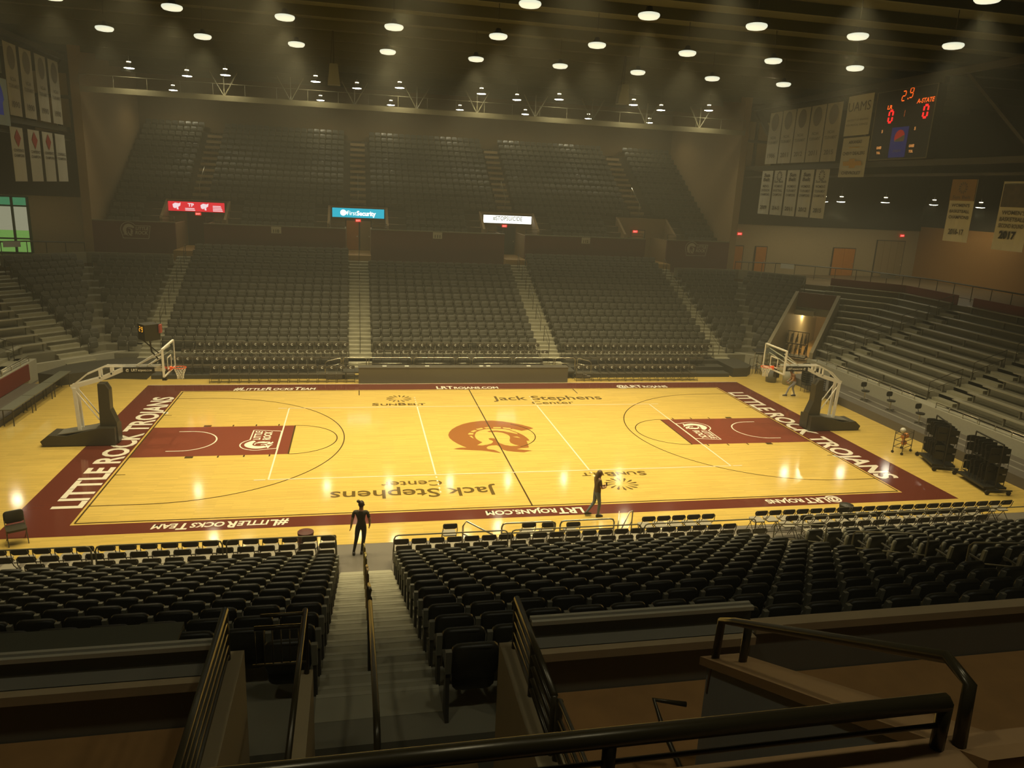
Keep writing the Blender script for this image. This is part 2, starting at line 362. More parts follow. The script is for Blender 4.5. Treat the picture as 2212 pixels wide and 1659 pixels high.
for sx in (-1, 1):
    g = M(); lr_logo(g, (sx*9.72, 0.0, Z3), (0, -sx*1.0, 0) if False else (0, 1 if sx < 0 else -1, 0), (-1 if sx < 0 else 1, 0, 0), 1.12)
    mark('lane_logo', g, WHITEP)
# end-line names, side-line names
g = M(); g.text('LITTLE ROCK TROJANS', (-14.52, -6.45, Z3), (0,1,0), (-1,0,0), 0.92, w=13.1, bold=0.028); mark('end_line_lettering', g, WHITEP)
g = M(); g.text('LITTLE ROCK TROJANS', (14.52, 6.62, Z3), (0,-1,0), (1,0,0), 0.92, w=13.0, bold=0.028); mark('end_line_lettering', g, WHITEP)
def smallcaps(g, parts, o, ux, uy, wtot, h, **k):
    """parts: (string, scale); laid out along ux to total width"""
    wd = [text2d(s_, k.get('bold', 0))[2]*sc for s_, sc in parts]; gap = 0.12
    tot = sum(wd) + gap*(len(parts)-1); f = wtot/tot; x = 0; o = Vector(o); U = Vector(ux)
    for (s_, sc), w_ in zip(parts, wd):
        g.text(s_, o + U*(x*f), ux, uy, h*sc, w=w_*f, **k); x += w_ + gap
for yy, ux, uy, sg in ((7.80, (1,0,0), (0,1,0), 1), (-7.98, (-1,0,0), (0,-1,0), -1)):
    hh = 0.55 if sg > 0 else 0.45
    def X(a, b): return (a if sg > 0 else b)
    y0 = yy if sg > 0 else -7.93
    g = M(); smallcaps(g, [('#L',1),('ITTLE',.75),('R',1),('OCKS',.75),('T',1),('EAM',.75)], (X(-12.0,-8.0), y0, Z3), ux, uy, 4.0, hh, bold=0.03, slant=0.12); mark('side_line_lettering', g, WHITEP)
    g = M(); smallcaps(g, [('LRT',1),('ROJANS.COM',.75)], (X(-1.7,1.66), y0, Z3), ux, uy, 3.35, hh, bold=0.03); mark('side_line_lettering', g, WHITEP)
    g = M(); smallcaps(g, [('@LRT',1),('ROJANS',.75)], (X(8.45,11.55), y0, Z3), ux, uy, 3.0, hh, bold=0.03); mark('side_line_lettering', g, WHITEP)
def sunburst(g, cx, cy, r, z, n=14):
    for i in range(n):
        a = 2*math.pi*i/n; da = 0.62*math.pi/n
        def q(rr, aa): return (cx+rr*math.cos(aa), cy+rr*math.sin(aa)*0.95, z)
        g.add([q(r*0.35, a), q(r*0.85, a+da*0.3), q(r, a+da*1.2), q(r*0.9, a+da*1.7)], [(0,1,2,3)])
g = M(); g.text('Jack Stephens', (0.95, 5.50, Z3), (1,0,0), (0,1,0), 0.78, w=5.85, bold=0.012); g.text('Center', (2.85, 4.72, Z3), (1,0,0), (0,1,0), 0.52, w=2.2, bold=0.008)
mark('venue_lettering', g, LETP)
g = M(); g.text('Jack Stephens', (-0.95, -5.82, Z3), (-1,0,0), (0,-1,0), 0.78, w=5.85, bold=0.012); g.text('Center', (-2.85, -5.05, Z3), (-1,0,0), (0,-1,0), 0.52, w=2.2, bold=0.008)
mark('venue_lettering', g, LETP)
for sg in (1, -1):
    g = M(); smallcaps(g, [('S',1),('UN',.75),('B',1),('ELT',.75)], (-5.15*sg, 4.78*sg, Z3), (sg,0,0), (0,sg,0), 2.6, 0.42, bold=0.03)
    sunburst(g, -3.8*sg, 5.98*sg, 0.66, Z3); mark('conference_logo', g, LETP)
# ------------------------------------------------------------------ concrete bowl
def octring(g, k, z0, k1=None, sides=('far','near'), skip_tunnel=True):
    """tread k between front line k and front line k+1, solid down to z0"""
    k1 = k + 1 if k1 is None else k1; z = zt(k)
    for sy in (1, -1):
        for sx in (1, -1):
            def T(p): return (sx*p[0], sy*p[1])
            A0, A1 = (xA(k), yF(k)), (xA(k1), yF(k1)); B0, B1 = (xF(k), yB(k)), (xF(k1), yB(k1))
            quads = [[(17.72, yF(k)), A0, A1, (17.72, yF(k1))], [B0, (xF(k), 0), (xF(k1), 0), B1]] if k > 0 else [[(17.72, yF(k)), A0, A1, (17.72, yF(k1))]]
            c0, c1 = cF(k), cF(k1)
            sa0 = (A0[0]-A0[1])/R2; sa1 = (A1[0]-A1[1])/R2; sb0 = (B0[0]-B0[1])/R2; sb1 = (B1[0]-B1[1])/R2
            if sx > 0 and sy > 0 and c0 < TUN_C - 0.3:
                quads.append([A0, chpt(c0, TUN_S0), chpt(c1, TUN_S0), A1])
                if k: quads.append([chpt(c0, TUN_S1), B0, B1, chpt(c1, TUN_S1)])
            elif k == 0: quads.append([A0, chpt(c0, 6.2), chpt(c1, 6.2), A1])
            else: quads.append([A0, B0, B1, A1])
            for q in quads:
                q = [T(p) for p in q]
                if sx*sy < 0: q = q[::-1]
                zz0 = z0 if not (sx > 0 and sy > 0 and c0 >= TUN_C-0.3) else 2.9
                g.prism(q, lambda u, v, w_: (u, v, w_), zz0, z)
g = M()
for k in range(0, 12): octring(g, k, -0.02 if k < 3 else zt(k)-0.9)
struct('floor_seating_bowl', g, CONC)
# side stands: straight terraces
for nm, sy in (('floor_far_stand', 1), ('floor_near_stand', -1)):
    g = M()
    for k in range(0, 12):
        g.box(-17.72, min(sy*yF(k), sy*yF(k+1)), -0.02 if k == 0 else zt(k)-0.6, 17.72, max(sy*yF(k), sy*yF(k+1)), zt(k))
    for k in (12, 13):
        for x0, x1 in ((-17.72, -5.05), (5.05, 17.72)) if sy > 0 else ((-17.72, 17.72),):
            g.box(x0, min(sy*yF(k), sy*yF(k+1)), zt(k)-0.6, x1, max(sy*yF(k), sy*yF(k+1)), zt(k))
        if sy > 0 and k == 12: pass
    if sy > 0:
        g.box(-5.0, 22.8, 4.2, 5.0, 25.2, 4.85); g.box(-5.05, 22.75, 4.3, 5.05, 22.95, 5.12)
    struct(nm, g, CONC)
# concourse slab round the bowl
g = M()
def slab(g, pts, z0, z1):
    g.prism(pts, lambda u, v, w_: (u, v, w_), z0, z1)
zc = zt(12)
for sy in (1, -1):
    for sx in (1, -1):
        q = [(17.72, yF(12)), (xA(12), yF(12)), (xF(12), yB(12)), (xF(12), 0), (42, 0), (42, 30), (17.72, 30)]
        q = [(sx*a, sy*b) for a, b in q]
        if sx*sy < 0: q = q[::-1]
        slab(g, q, zc-0.4, zc)
struct('floor_concourse', g, mat('concourse_floor', (0.16, 0.11, 0.055), 0.45, noise=0.15, nscale=0.7))
NOSE = mat('stair_nosing', (0.43, 0.41, 0.30), 0.7)
# aisle stairs: half steps laid over the terraces
def stair_flight(g, a, b, sy, k0, k1):
    for k in range(k0, k1):
        y0, y1 = yF(k), yF(k+1)
        g.box(a, min(sy*(y0-0.0), sy*(y0+0.40)), zt(k)-0.02, b, max(sy*(y0-0.0), sy*(y0+0.40)), zt(k)+0.012) if False else None
        g.box(a, min(sy*(y0-0.38), sy*(y0+0.02)), zt(k)-0.50, b, max(sy*(y0-0.38), sy*(y0+0.02)), zt(k)-0.165)
        g.box(a, min(sy*(y0-0.006), sy*(y1-0.38)), zt(k)-0.3, b, max(sy*(y0-0.006), sy*(y1-0.38)), zt(k)+0.006)
        g.box(a, min(sy*(y0-0.012), sy*(y0+0.05)), zt(k)-0.03, b, max(sy*(y0-0.012), sy*(y0+0.05)), zt(k)+0.010, 1)
        g.box(a, min(sy*(y0-0.386), sy*(y0-0.33)), zt(k)-0.2, b, max(sy*(y0-0.386), sy*(y0-0.33)), zt(k)-0.161, 1)
AISLES = [(-17.68, -16.45), (-6.33, -5.0), (5.07, 6.4), (16.5, 17.68)]
for sy in (1, -1):
    for a, b in AISLES:
        g = M(); stair_flight(g, a, b, sy, 0, 14)
        for j in range(3):
            zz = 0.19*(3-j); yy = yF(0) - 0.38*(j+1)
            g.box(a, min(sy*yy, sy*(yF(0)+0.0)), -0.01, b, max(sy*yy, sy*yF(0)), zz)
        struct('floor_aisle_stairs', g, [STEP, NOSE])
for sx in (-1, 1):          # corner stairs
    g = M()
    for k in range(0 if sx < 0 else 8, 12):
        c0 = cF(k)
        for (ca, cb, z0, z1) in ((c0-0.36, c0+0.02, zt(k)-0.5, zt(k)-0.165), (c0, c0+0.43, zt(k)-0.2, zt(k)+0.006)):
            q = [chpt(ca, 5.2), chpt(ca, 6.75), chpt(cb, 6.75), chpt(cb, 5.2)]; q = [(sx*a, b) for a, b in q]
            if sx > 0: q = q
            else: q = q[::-1]
            g.prism(q, lambda u, v, w_: (u, v, w_), z0, z1)
    struct('floor_corner_stairs', g, STEP)
for sx in (-1, 1):          # end-stand stairs
    for (a, b) in ((8.55, 9.7), (-0.35, 1.05), (-9.8, -8.6)):
        g = M()
        for k in range(1, 12):
            for (ca, cb, z0, z1) in ((xF(k)-0.38, xF(k)+0.02, zt(k)-0.5, zt(k)-0.165), (xF(k), xF(k)+0.42, zt(k)-0.2, zt(k)+0.006)):
                g.box(min(sx*ca, sx*cb), a, z0, max(sx*ca, sx*cb), b, z1)
        struct('floor_end_stairs', g, STEP)
# retaining walls in front of corners and ends
g = M()
def wallseg(g, p, q, t, z0, z1, m=0):
    p = Vector(p); q = Vector(q); d = (q-p).normalized(); n = Vector((-d.y, d.x))*t
    g.prism([tuple(p), tuple(q), tuple(q+n), tuple(p+n)], lambda u, v, w_: (u, v, w_), z0, z1, m)
for sx in (1, -1):
    fx = 21.75; c = 22.62
    P0 = (sx*17.72, R2*c-17.72); P1 = (sx*fx, R2*c-fx)
    if sx > 0:
        wallseg(g, P0, tuple(Vector((chpt(c, TUN_S0)))), 0.2, 0, 0.80)
        wallseg(g, chpt(c, TUN_S1), P1, 0.2, 0, 1.08) if (fx-(R2*c-fx))/R2 > TUN_S1 else None
    else: wallseg(g, P0, P1, -0.2, 0, 0.80)
    g.box(min(sx*fx, sx*(fx+0.9)), -10.7, 0, max(sx*fx, sx*(fx+0.9)), P1[1], 1.08)
    g.box(min(sx*18.2, sx*17.72), P0[1], 0, max(sx*18.2, sx*17.72), yF(0)+0.8, 1.08)
struct('wall_bowl_front', g, mat('pale_concrete', (0.42, 0.40, 0.31), 0.7, noise=0.1))

# pale parapet behind the corner seats
g = M()
for sx in (1, -1):
    for a, b in (((17.72, yF(12)-0.02), (xA(12), yF(12)-0.02)), ((xA(12), yF(12)-0.02), chpt(cF(12), 5.15))):
        wallseg(g, (sx*a[0], a[1]), (sx*b[0], b[1]), 0.12*sx, 4.6, 5.30)
struct('wall_corner_parapet', g, mat('parapet_grey', (0.26, 0.24, 0.17), 0.75))
# ------------------------------------------------------------------ walls, vomitories, upper stand
YW = 25.2
OPEN = [(-18.0, -16.15), (-6.58, -4.82), (5.0, 6.57), (16.15, 17.95)]
XC = [-17.1, -5.7, 5.8, 17.1]
g = M()
segs = [(-23.2, -18.0), (-16.15, -6.58), (-4.82, 5.0), (6.57, 16.15), (17.95, 23.2)]
for a, b in segs: g.box(a, YW, 4.2, b, YW+0.18, 7.18)
struct('wall_far_stand_front', g, WALLM)
g = M()
for a, b in segs: g.box(a+0.0, YW-0.04, 7.18, b-0.0, YW+0.24, 7.24)
struct('trim_1', g, STEELL)
g = M()
for (a, b), xc in zip(OPEN, XC):       # passage side walls, door wall
    for x in (a, b):
        s_ = 1 if x == b else -1
        g.box(min(x, x+0.14*s_), YW+0.19, 4.2, max(x, x+0.14*s_), 28.8, 7.16)
    g.box(xc-2.12, 28.8, 5.4, xc+2.12, 28.98, 8.66)
    for s_ in (-1, 1):                # sloping cheeks of the head house
        x = xc + s_*2.12
        g.hexa([(x-0.09,26.7,6.3),(x+0.09,26.7,6.3),(x+0.09,29.0,6.3),(x-0.09,29.0,6.3)], [(x-0.09,26.7,7.45),(x+0.09,26.7,7.45),(x+0.09,29.0,8.68),(x-0.09,29.0,8.68)])
struct('wall_vomitory', g, BEIGE)
g = M()
for (a, b) in OPEN: g.box(a, 24.2, 4.6, b, 28.8, 5.42)
struct('floor_vomitory', g, mat('vomitory_floor', (0.40, 0.24, 0.07), 0.45, noise=0.15))
UY0, UP, UZ0, UR = 26.05, 0.735, 6.6, 0.452
def uy(k): return UY0 + UP*k
def uz(k): return UZ0 + UR*k
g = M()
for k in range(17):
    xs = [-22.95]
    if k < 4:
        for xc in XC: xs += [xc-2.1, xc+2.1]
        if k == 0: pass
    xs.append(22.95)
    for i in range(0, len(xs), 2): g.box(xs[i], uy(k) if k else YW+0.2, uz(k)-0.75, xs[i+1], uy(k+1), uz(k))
    if k < 4:                       # side pockets beside each passage at walkway level
        if k == 0:
            for (a, b), xc in zip(OPEN, XC):
                g.box(xc-2.1, YW+0.2, 6.3, a-0.14, 28.8, 6.6); g.box(b+0.14, YW+0.2, 6.3, xc+2.1, 28.8, 6.6)
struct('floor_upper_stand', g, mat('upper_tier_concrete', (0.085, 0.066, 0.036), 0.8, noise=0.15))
g = M()
for xc in XC:
    for k in range(4, 17):
        g.box(xc-0.6, uy(k)-0.0, uz(k)-0.1, xc+0.6, uy(k+1), uz(k)+0.006); (g.box(xc-0.6, uy(k)-0.36, uz(k)-0.4, xc+0.6, uy(k)+0.02, uz(k)-0.2) if k > 4 else None)
    for s_ in (-1, 1):
        for k in range(0, 4): g.box(xc+s_*2.6-0.4, uy(k)+0.01 if k else YW+0.3, uz(k)-0.1, xc+s_*2.6+0.4, uy(k+1), uz(k)+0.006)
struct('floor_upper_stairs', g, mat('upper_stair_concrete', (0.26, 0.18, 0.085), 0.8, noise=0.12))
# enclosing walls
g = M()
for sx in (-1, 1): g.box(min(sx*23.2, sx*23.75), YW, 4.3, max(sx*23.2, sx*23.75), 39.2, 18.3)
struct('wall_upper_side', g, BEIGE)
g = M(); g.box(-23.2, 38.9, 13.5, 23.2, 39.3, 18.3); struct('wall_back', g, BEIGED)
g = M()
for sx in (-1, 1): g.box(min(sx*23.75, sx*41.5), 26.1, 4.3, max(sx*23.75, sx*41.5), 26.5, 8.62)
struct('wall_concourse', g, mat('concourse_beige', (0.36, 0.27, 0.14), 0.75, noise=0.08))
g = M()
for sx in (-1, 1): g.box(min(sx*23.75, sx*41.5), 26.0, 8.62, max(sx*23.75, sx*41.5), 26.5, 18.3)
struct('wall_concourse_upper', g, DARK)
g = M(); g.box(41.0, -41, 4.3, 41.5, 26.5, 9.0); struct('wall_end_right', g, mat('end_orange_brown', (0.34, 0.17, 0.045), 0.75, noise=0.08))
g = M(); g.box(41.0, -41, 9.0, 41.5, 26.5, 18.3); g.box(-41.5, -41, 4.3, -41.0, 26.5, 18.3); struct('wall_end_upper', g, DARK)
g = M(); g.box(-41.5, -41.4, -0.3, 41.5, -41, 18.3); struct('wall_rear', g, DARK)
g = M(); g.box(-42, -42, 18.2, 42, 40, 18.5); struct('ceiling', g, CEIL)
g = M()
for i in range(20):
    y = -22 + 3.0*i; g.box(-41, y-0.06, 17.75, 41, y+0.06, 18.2)
struct('ceiling_joists', g, mat('joist_steel', (0.11, 0.11, 0.07), 0.8))
# window like pale panels at the side of the end trusses
for i, sx in enumerate((1, -1)):
    g = M(); 
    for a, b in ((24.15, 24.65), (24.95, 26.3)): g.box(min(sx*a, sx*b), 25.90, 12.75, max(sx*a, sx*b), 25.98, 16.4)
    o = struct('window_%d' % (i+1), g, mat('pale_panel_%d' % i, (0.34, 0.25, 0.13), 0.8))
    g = M(); g.box(min(sx*24.0, sx*26.4), 25.84, 14.85, max(sx*24.0, sx*26.4), 25.92, 15.05); g.box(min(sx*24.7, sx*24.9), 25.84, 12.7, max(sx*24.7, sx*24.9), 25.9, 16.5)
    ob('window_bar', g, STEEL, parent=o)
# doors
def door(n, x, y, z, w_, h, m, leaf=1):
    g = M(); g.box(x-w_/2-0.07, y-0.03, z, x+w_/2+0.07, y+0.02, z+h+0.07); o = struct('door_%d' % n, g, STEEL)
    for i in range(leaf):
        a = x-w_/2+i*w_/leaf; g = M(); g.box(a+0.01, y-0.06, z+0.02, a+w_/leaf-0.01, y-0.03, z+h); dl = ob('door_leaf', g, m, parent=o)
    g = M(); g.box(x+w_/2-0.16, y-0.1, z+1.0, x+w_/2-0.08, y-0.06, z+1.08); ob('door_handle', g, CHROME, parent=dl)
    return o
zc = zt(12)
BD = mat('beige_door', (0.30, 0.21, 0.10), 0.6)
door(1, -6.12, 28.78, 5.42, 0.92, 2.2, DOORW); door(2, -5.16, 28.78, 5.42, 0.80, 2.2, BD)
door(3, -17.0, 28.78, 5.42, 1.7, 2.3, mat('dark_doorway', (0.05, 0.02, 0.012), 0.8)); door(4, 5.8, 28.78, 5.42, 1.4, 2.15, mat('glazed_dark_door', (0.04, 0.05, 0.05), 0.15), 2)
door(5, 16.8, 28.78, 5.42, 1.1, 2.25, mat('lit_beige_door', (0.40, 0.26, 0.11), 0.6))
door(6, 24.45, 26.05, zc, 0.85, 2.15, DOORW); door(7, 26.5, 26.05, zc, 0.95, 2.15, DOORW)
door(8, 34.1, 26.05, zc, 2.0, 2.25, DOORW, 2); door(9, 38.4, 26.05, zc, 2.6, 3.0, BD, 4)
# glazed entrance doors, daylight and lawn beyond, at the far left
g = M(); fx0, fx1, fy, fz0, fz1 = -30.6, -27.3, 25.95, zc+0.1, 8.5
for xx in (fx0, -29.55, -28.25, fx1): g.box(xx-0.07, fy, fz0, xx+0.07, fy+0.1, fz1)
for zz in (fz0, 5.75, 7.9, fz1): g.box(fx0, fy, zz-0.05, fx1, fy+0.1, zz+0.05)
o = struct('window_3', g, mat('green_frame', (0.05, 0.10, 0.06), 0.5))
g = M(); g.box(fx0, fy+0.04, fz0, fx1, fy+0.05, fz1); ob('glass_pane', g, GLASS, parent=o)
g = M(); g.box(fx0, 26.07, fz0, fx1, 26.09, fz1)
m = bpy.data.materials.new('daylight_view'); m.use_nodes = True; nt = m.node_tree; b = nt.nodes['Principled BSDF']
tc = nt.nodes.new('ShaderNodeTexCoord'); sp = nt.nodes.new('ShaderNodeSeparateXYZ'); nt.links.new(tc.outputs['Generated'], sp.inputs[0])
cr = nt.nodes.new('ShaderNodeValToRGB'); nt.links.new(sp.outputs['Z'], cr.inputs[0]); cr.color_ramp.interpolation = 'CONSTANT'
E_ = cr.color_ramp.elements; E_[0].position = 0; E_[0].color = (0.16, 0.32, 0.07, 1); E_[1].position = 0.40; E_[1].color = (0.32, 0.30, 0.20, 1)
e = E_.new(0.82); e.color = (0.05, 0.20, 0.09, 1)
b.inputs['Base Color'].default_value = (0, 0, 0, 1); nt.links.new(cr.outputs[0], b.inputs['Emission Color']); b.inputs['Emission Strength'].default_value = 1.0
ob('outdoor_lawn', g, m, parent=o)
# ------------------------------------------------------------------ lamps
def spot(parent, z, power, size, blend, rad, col=WARM):
    l = bpy.data.lights.new('lamp_light', 'SPOT'); l.energy = power; l.color = col; l.spot_size = math.radians(size); l.spot_blend = blend; l.shadow_soft_size = rad
    o = bpy.data.objects.new('lamp_light', l); COL.objects.link(o); o.parent = parent; o.location = (0, 0, z); return o
LZ = 16.7
hb_h = M(); hb_h.lathe([(0.05, 0.30), (0.10, 0.28), (0.14, 0.16), (0.30, 0.07), (0.31, 0.06), (0.0, 0.06)], n=20)
hb_l = M(); hb_l.lathe([(0.0, -0.14), (0.20, -0.135), (0.32, -0.11), (0.38, -0.05), (0.39, 0.0), (0.37, 0.04), (0.30,0.06)], n=28)
hb_r = M(); hb_r.path([(0,0,0.6), (0,0,1.5)], 0.015)
hbm = [x.mesh(n_, True) for x, n_ in ((hb_h, 'lamp_housing'), (hb_l, 'lamp_lens'), (hb_r, 'hanger_rod'))]
for x, mm in zip(hbm, (STEEL, HBE, STEEL)): x.materials.append(mm)
HBX = [-17.0, -12.8, -8.6, -4.3, 0.05, 4.4, 8.6, 12.8, 17.0]
rown = {9.2: 'lowest row', 3.0: 'second lowest row', -3.1: 'third lowest row', -9.3: 'highest row'}
for y in (9.2, 3.0, -3.1, -9.3):
    for i, x in enumerate(HBX):
        t = thing('high_bay_lamp', 'round glowing high bay lamp, %s from the left in the %s' % (ORD[i], rown[y]), 'ceiling lamp', (x, y, LZ), group='high bay lamps over the court')
        for me, n_ in zip(hbm, ('lamp_housing', 'lamp_lens', 'hanger_rod')): ob(n_, None, None, parent=t, me=me)
        spot(t, -0.18, HB_POWER*(1.0 if abs(x) < 10 else 0.8 if abs(x) < 15 else 0.6), 100, 0.75, 0.25)
pd = M(); pd.lathe([(0.05, 0.40), (0.10, 0.36), (0.12, 0.20), (0.31, 0.03), (0.32, 0.0), (0.30, 0.0)], n=18)
pl = M(); pl.lathe([(0.0, -0.03), (0.18, -0.025), (0.30, 0.0), (0.30, 0.012)], n=20)
pt = M(); pt.lathe([(0.0, 0.34), (0.13, 0.34), (0.13, 0.39), (0.0, 0.39)], n=14)
pr = M(); pr.path([(0,0,0.4), (0,0,1.5)], 0.012)
pdm = [x.mesh(n_, True) for x, n_ in ((pd, 'lamp_shade'), (pl, 'lamp_lens'), (pt, 'ballast_glow'), (pr, 'hanger_rod'))]
for x, mm in zip(pdm, (STEEL, LAMPE, TUBE, STEEL)): x.materials.append(mm)
def pendant(x, y, z, label, power, group):
    t = thing('pendant_lamp', label, 'pendant lamp', (x, y, z), group=group)
    for me, n_ in zip(pdm, ('lamp_shade', 'lamp_lens', 'ballast_glow', 'hanger_rod')): ob(n_, None, None, parent=t, me=me)
    if power: spot(t, -0.05, power, 150, 0.4, 0.28)
    return t
for i, x in enumerate((-19.7, -14.0, -8.4, -2.95, 2.6, 8.1, 13.6, 19.4)):
    pendant(x, 23.4, LZ, 'small pendant lamp before the far catwalk, %s from the left in its row' % ORD[i], PD_POWER, 'pendant lamps over the far stand')
for i, x in enumerate((-16.7, -5.75, 5.5, 16.5)):
    pendant(x, 25.4, LZ, 'small pendant lamp above the %s of the four passages into the far stand' % ORD[i], PD_POWER, 'pendant lamps over the far stand')
for i, x in enumerate((-19.7, -8.6, -3.0, 2.7, 8.3, 13.9, 19.5)):
    pendant(x, 35.4, LZ, 'small pendant lamp over the top rows of the far stand, %s from the left' % ORD[i], PD_POWER, 'pendant lamps over the far stand')
for i, (x, y, z) in enumerate(((18.6, 22.4, 10.9), (27.9, 20.5, 10.8), (29.3, 20.5, 10.85), (33.0, 20.5, 10.95), (37.2, 20.5, 10.95), (38.6, 17.5, 10.9))):
    if i: pendant(x, y, z-0.15, 'small lamp over the right concourse, %s from the left' % ORD[i-1], SIDE_POWER, 'lamps over the right concourse')
pendant(-27.6, 20.0, 10.6, 'yellowish lamp hanging above the glazed entrance doors', SIDE_POWER*0.6, 'lamp over the left concourse')
for i, (x, y) in enumerate(((-8.4, -28.5), (-2.95, -28.5), (2.6, -28.5))):
    pendant(x, y, LZ, 'pendant lamp over the near upper stand, %s from the left' % ORD[i], 110, 'pendant lamps over the near stand')
# catwalk in front of the upper stand
g = M(); g.box(-22.9, 24.2, 15.35, 22.9, 24.8, 15.5); g.box(-22.9, 24.15, 15.2, 22.9, 24.22, 15.55)
cw = ob('catwalk', g, STEELL); tag(cw, 'long steel catwalk hung across the hall in front of the upper stand', 'catwalk')
g = M(); g.path([(-22.9, 24.2, 16.25), (22.9, 24.2, 16.25)], 0.02)
for i in range(24): g.path([(-22.9+i*1.99, 24.2, 15.5), (-22.9+i*1.99, 24.2, 16.25)], 0.015)
ob('guard_rail', g, STEELL, parent=cw)
for i in range(9):
    x = -14.0 + 4.2*i - 0.3
    g = M()
    for dx in (-0.85, 0, 0.85): g.path([(x, 24.5, 15.5), (x+dx, 24.5, 17.0)], 0.04)
    ob('hanger_strut', g, STEELL, parent=cw)
# end trusses that carry the banners
for sx, nm in ((1, 'right'), (-1, 'left')):
    g = M(); X = sx*24.35
    g.box(X-0.15, -18, 12.75, X+0.15, 26.0, 13.05); g.box(X-0.15, -18, 17.2, X+0.15, 26.0, 17.5); g.box(X-0.2, -18, 12.2, X+0.2, 26, 12.32)
    t = ob('roof_truss', g, STEEL); tag(t, 'dark steel roof truss carrying the banners at the %s end' % nm, 'truss')
    for i in range(4):
        y = 26 - i*10.6; g = M()
        g.bar((X+sx*0.3, y, 17.3), (X+sx*0.3, y-5.3, 12.9), 0.5 if i == 0 else 0.16, 0.16)
        ob('brace', g, STEEL, parent=t)
# loudspeakers
for (x, y, z), lb in (((-6.95, 12.0, 15.3), 'left of centre'), ((8.85, 12.0, 15.4), 'right of centre')):
    t = thing('hanging_loudspeaker', 'grey loudspeaker cluster hanging from the roof %s' % lb, 'loudspeaker', (x, y, z))
    g = M(); g.hexa([(-0.32,-0.2,0),(0.32,-0.2,0),(0.32,0.3,0),(-0.32,0.3,0)], [(-0.2,-0.3,1.0),(0.2,-0.3,1.0),(0.2,0.3,1.0),(-0.2,0.3,1.0)]); ob('cabinet', g, mat('speaker_grey', (0.16, 0.16, 0.12), 0.6), parent=t)
    g = M(); g.path([(0,0,1.0),(0,0,2.6)], 0.03); g.path([(-0.15,0,1.0),(-0.05,0,2.6)], 0.02); ob('hanger_rod', g, STEEL, parent=t)
# LED ribbons
def led(xc, label, face_m, draw, w_=3.85, h=0.68, z0=7.85):
    t = thing('led_sign', label, 'electronic sign', (xc, 28.72, z0))
    g = M(); g.box(-w_/2-0.05, -0.02, -0.05, w_/2+0.05, 0.06, h+0.05); ob('sign_housing', g, BLACK, parent=t)
    g = M(); g.quad((-w_/2,-0.03,0),(w_/2,-0.03,0),(w_/2,-0.03,h),(-w_/2,-0.03,h)); ob('sign_face', g, face_m, parent=t)
    draw(t); return t
EX, EZ = (1,0,0), (0,0,1)
def d1(t):
    g = M()
    for x in (-1.35, 0.55):
        pts = [(-0.25,0.05),(-0.28,0.3),(-0.1,0.42),(0.15,0.38),(0.28,0.45),(0.24,0.2),(0.1,0.1),(0.12,-0.1),(0.0,-0.1),(-0.02,0.05),(-0.12,-0.02)]
        g.poly([(a,b_) for a,b_ in pts], fn=lambda a, b_, x=x: (x+a, -0.035, 0.2+b_*0.9))
    for x, n_ in ((-0.45, 2), (1.45, 4)):
        for j in range(n_): g.box(x-0.34+0.05*j*0 , -0.036, 0.06+0.11*j, x+0.34-0.04*j, -0.034, 0.12+0.11*j)
    g.text('TP', (-0.6, -0.036, 0.34), EX, EZ, 0.24, w=0.42, bold=0.04)
    ob('sign_graphics', g, mat('led_pinkwhite', (0,0,0), 0.5, emit=(1,0.75,0.75), es=1.0), parent=t)
def d2(t):
    g = M(); g.poly([(0.22*math.cos(math.radians(a)), 0.22*math.sin(math.radians(a))) for a in range(40, 321, 14)] + [(0.34, 0.0)], fn=lambda a, b_: (-1.12+a, -0.035, 0.34+b_))
    g.text('First', (-0.82, -0.035, 0.17), EX, EZ, 0.34, w=0.68); g.text('Security', (-0.12, -0.035, 0.17), EX, EZ, 0.34, w=1.42, bold=0.035)
    ob('sign_graphics', g, E_WHT, parent=t)
def d3(t):
    g = M(); g.text('#STOPSUICIDE', (0.0, -0.035, 0.22), EX, EZ, 0.34, w=2.35, bold=0.01, center=True); ob('sign_graphics', g, E_TXT, parent=t)
led(-17.2, 'bright red electronic sign over the leftmost passage of the far stand', E_SGR, d1)
led(-5.68, 'teal electronic sign reading FirstSecurity over the passage', E_TEAL, d2)
led(5.85, 'glowing white electronic sign reading #STOPSUICIDE', E_WHT, d3, h=0.6)
def exit_sign(x, y, z, label, rz=0.0):
    t = thing('exit_sign', label, 'exit sign', (x, y, z), rz)
    g = M(); g.box(-0.2, -0.05, 0, 0.2, 0.0, 0.2); ob('sign_box', g, E_EXIT, parent=t)
    g = M(); g.text('EXIT', (0, -0.055, 0.045), EX, EZ, 0.11, w=0.3, bold=0.03, center=True); ob('sign_lettering', g, mat('exit_text', (0.9,0.5,0.4), 0.5, emit=(1,0.35,0.3), es=1.2), parent=t)
exit_sign(-5.7, 28.6, 7.55, 'red exit sign below the teal electronic sign'); exit_sign(-17.1, 28.6, 7.6, 'red exit sign below the red electronic sign')
exit_sign(5.6, 28.6, 7.55, 'red exit sign below the white electronic sign'); exit_sign(16.5, 28.6, 7.5, 'red exit sign in the passage without electronic sign')
exit_sign(24.4, 26.0, 7.75, 'red exit sign over the narrow wood door next to the upper stand'); exit_sign(39.3, 26.0, 8.1, 'red exit sign at the far end of the right concourse wall')
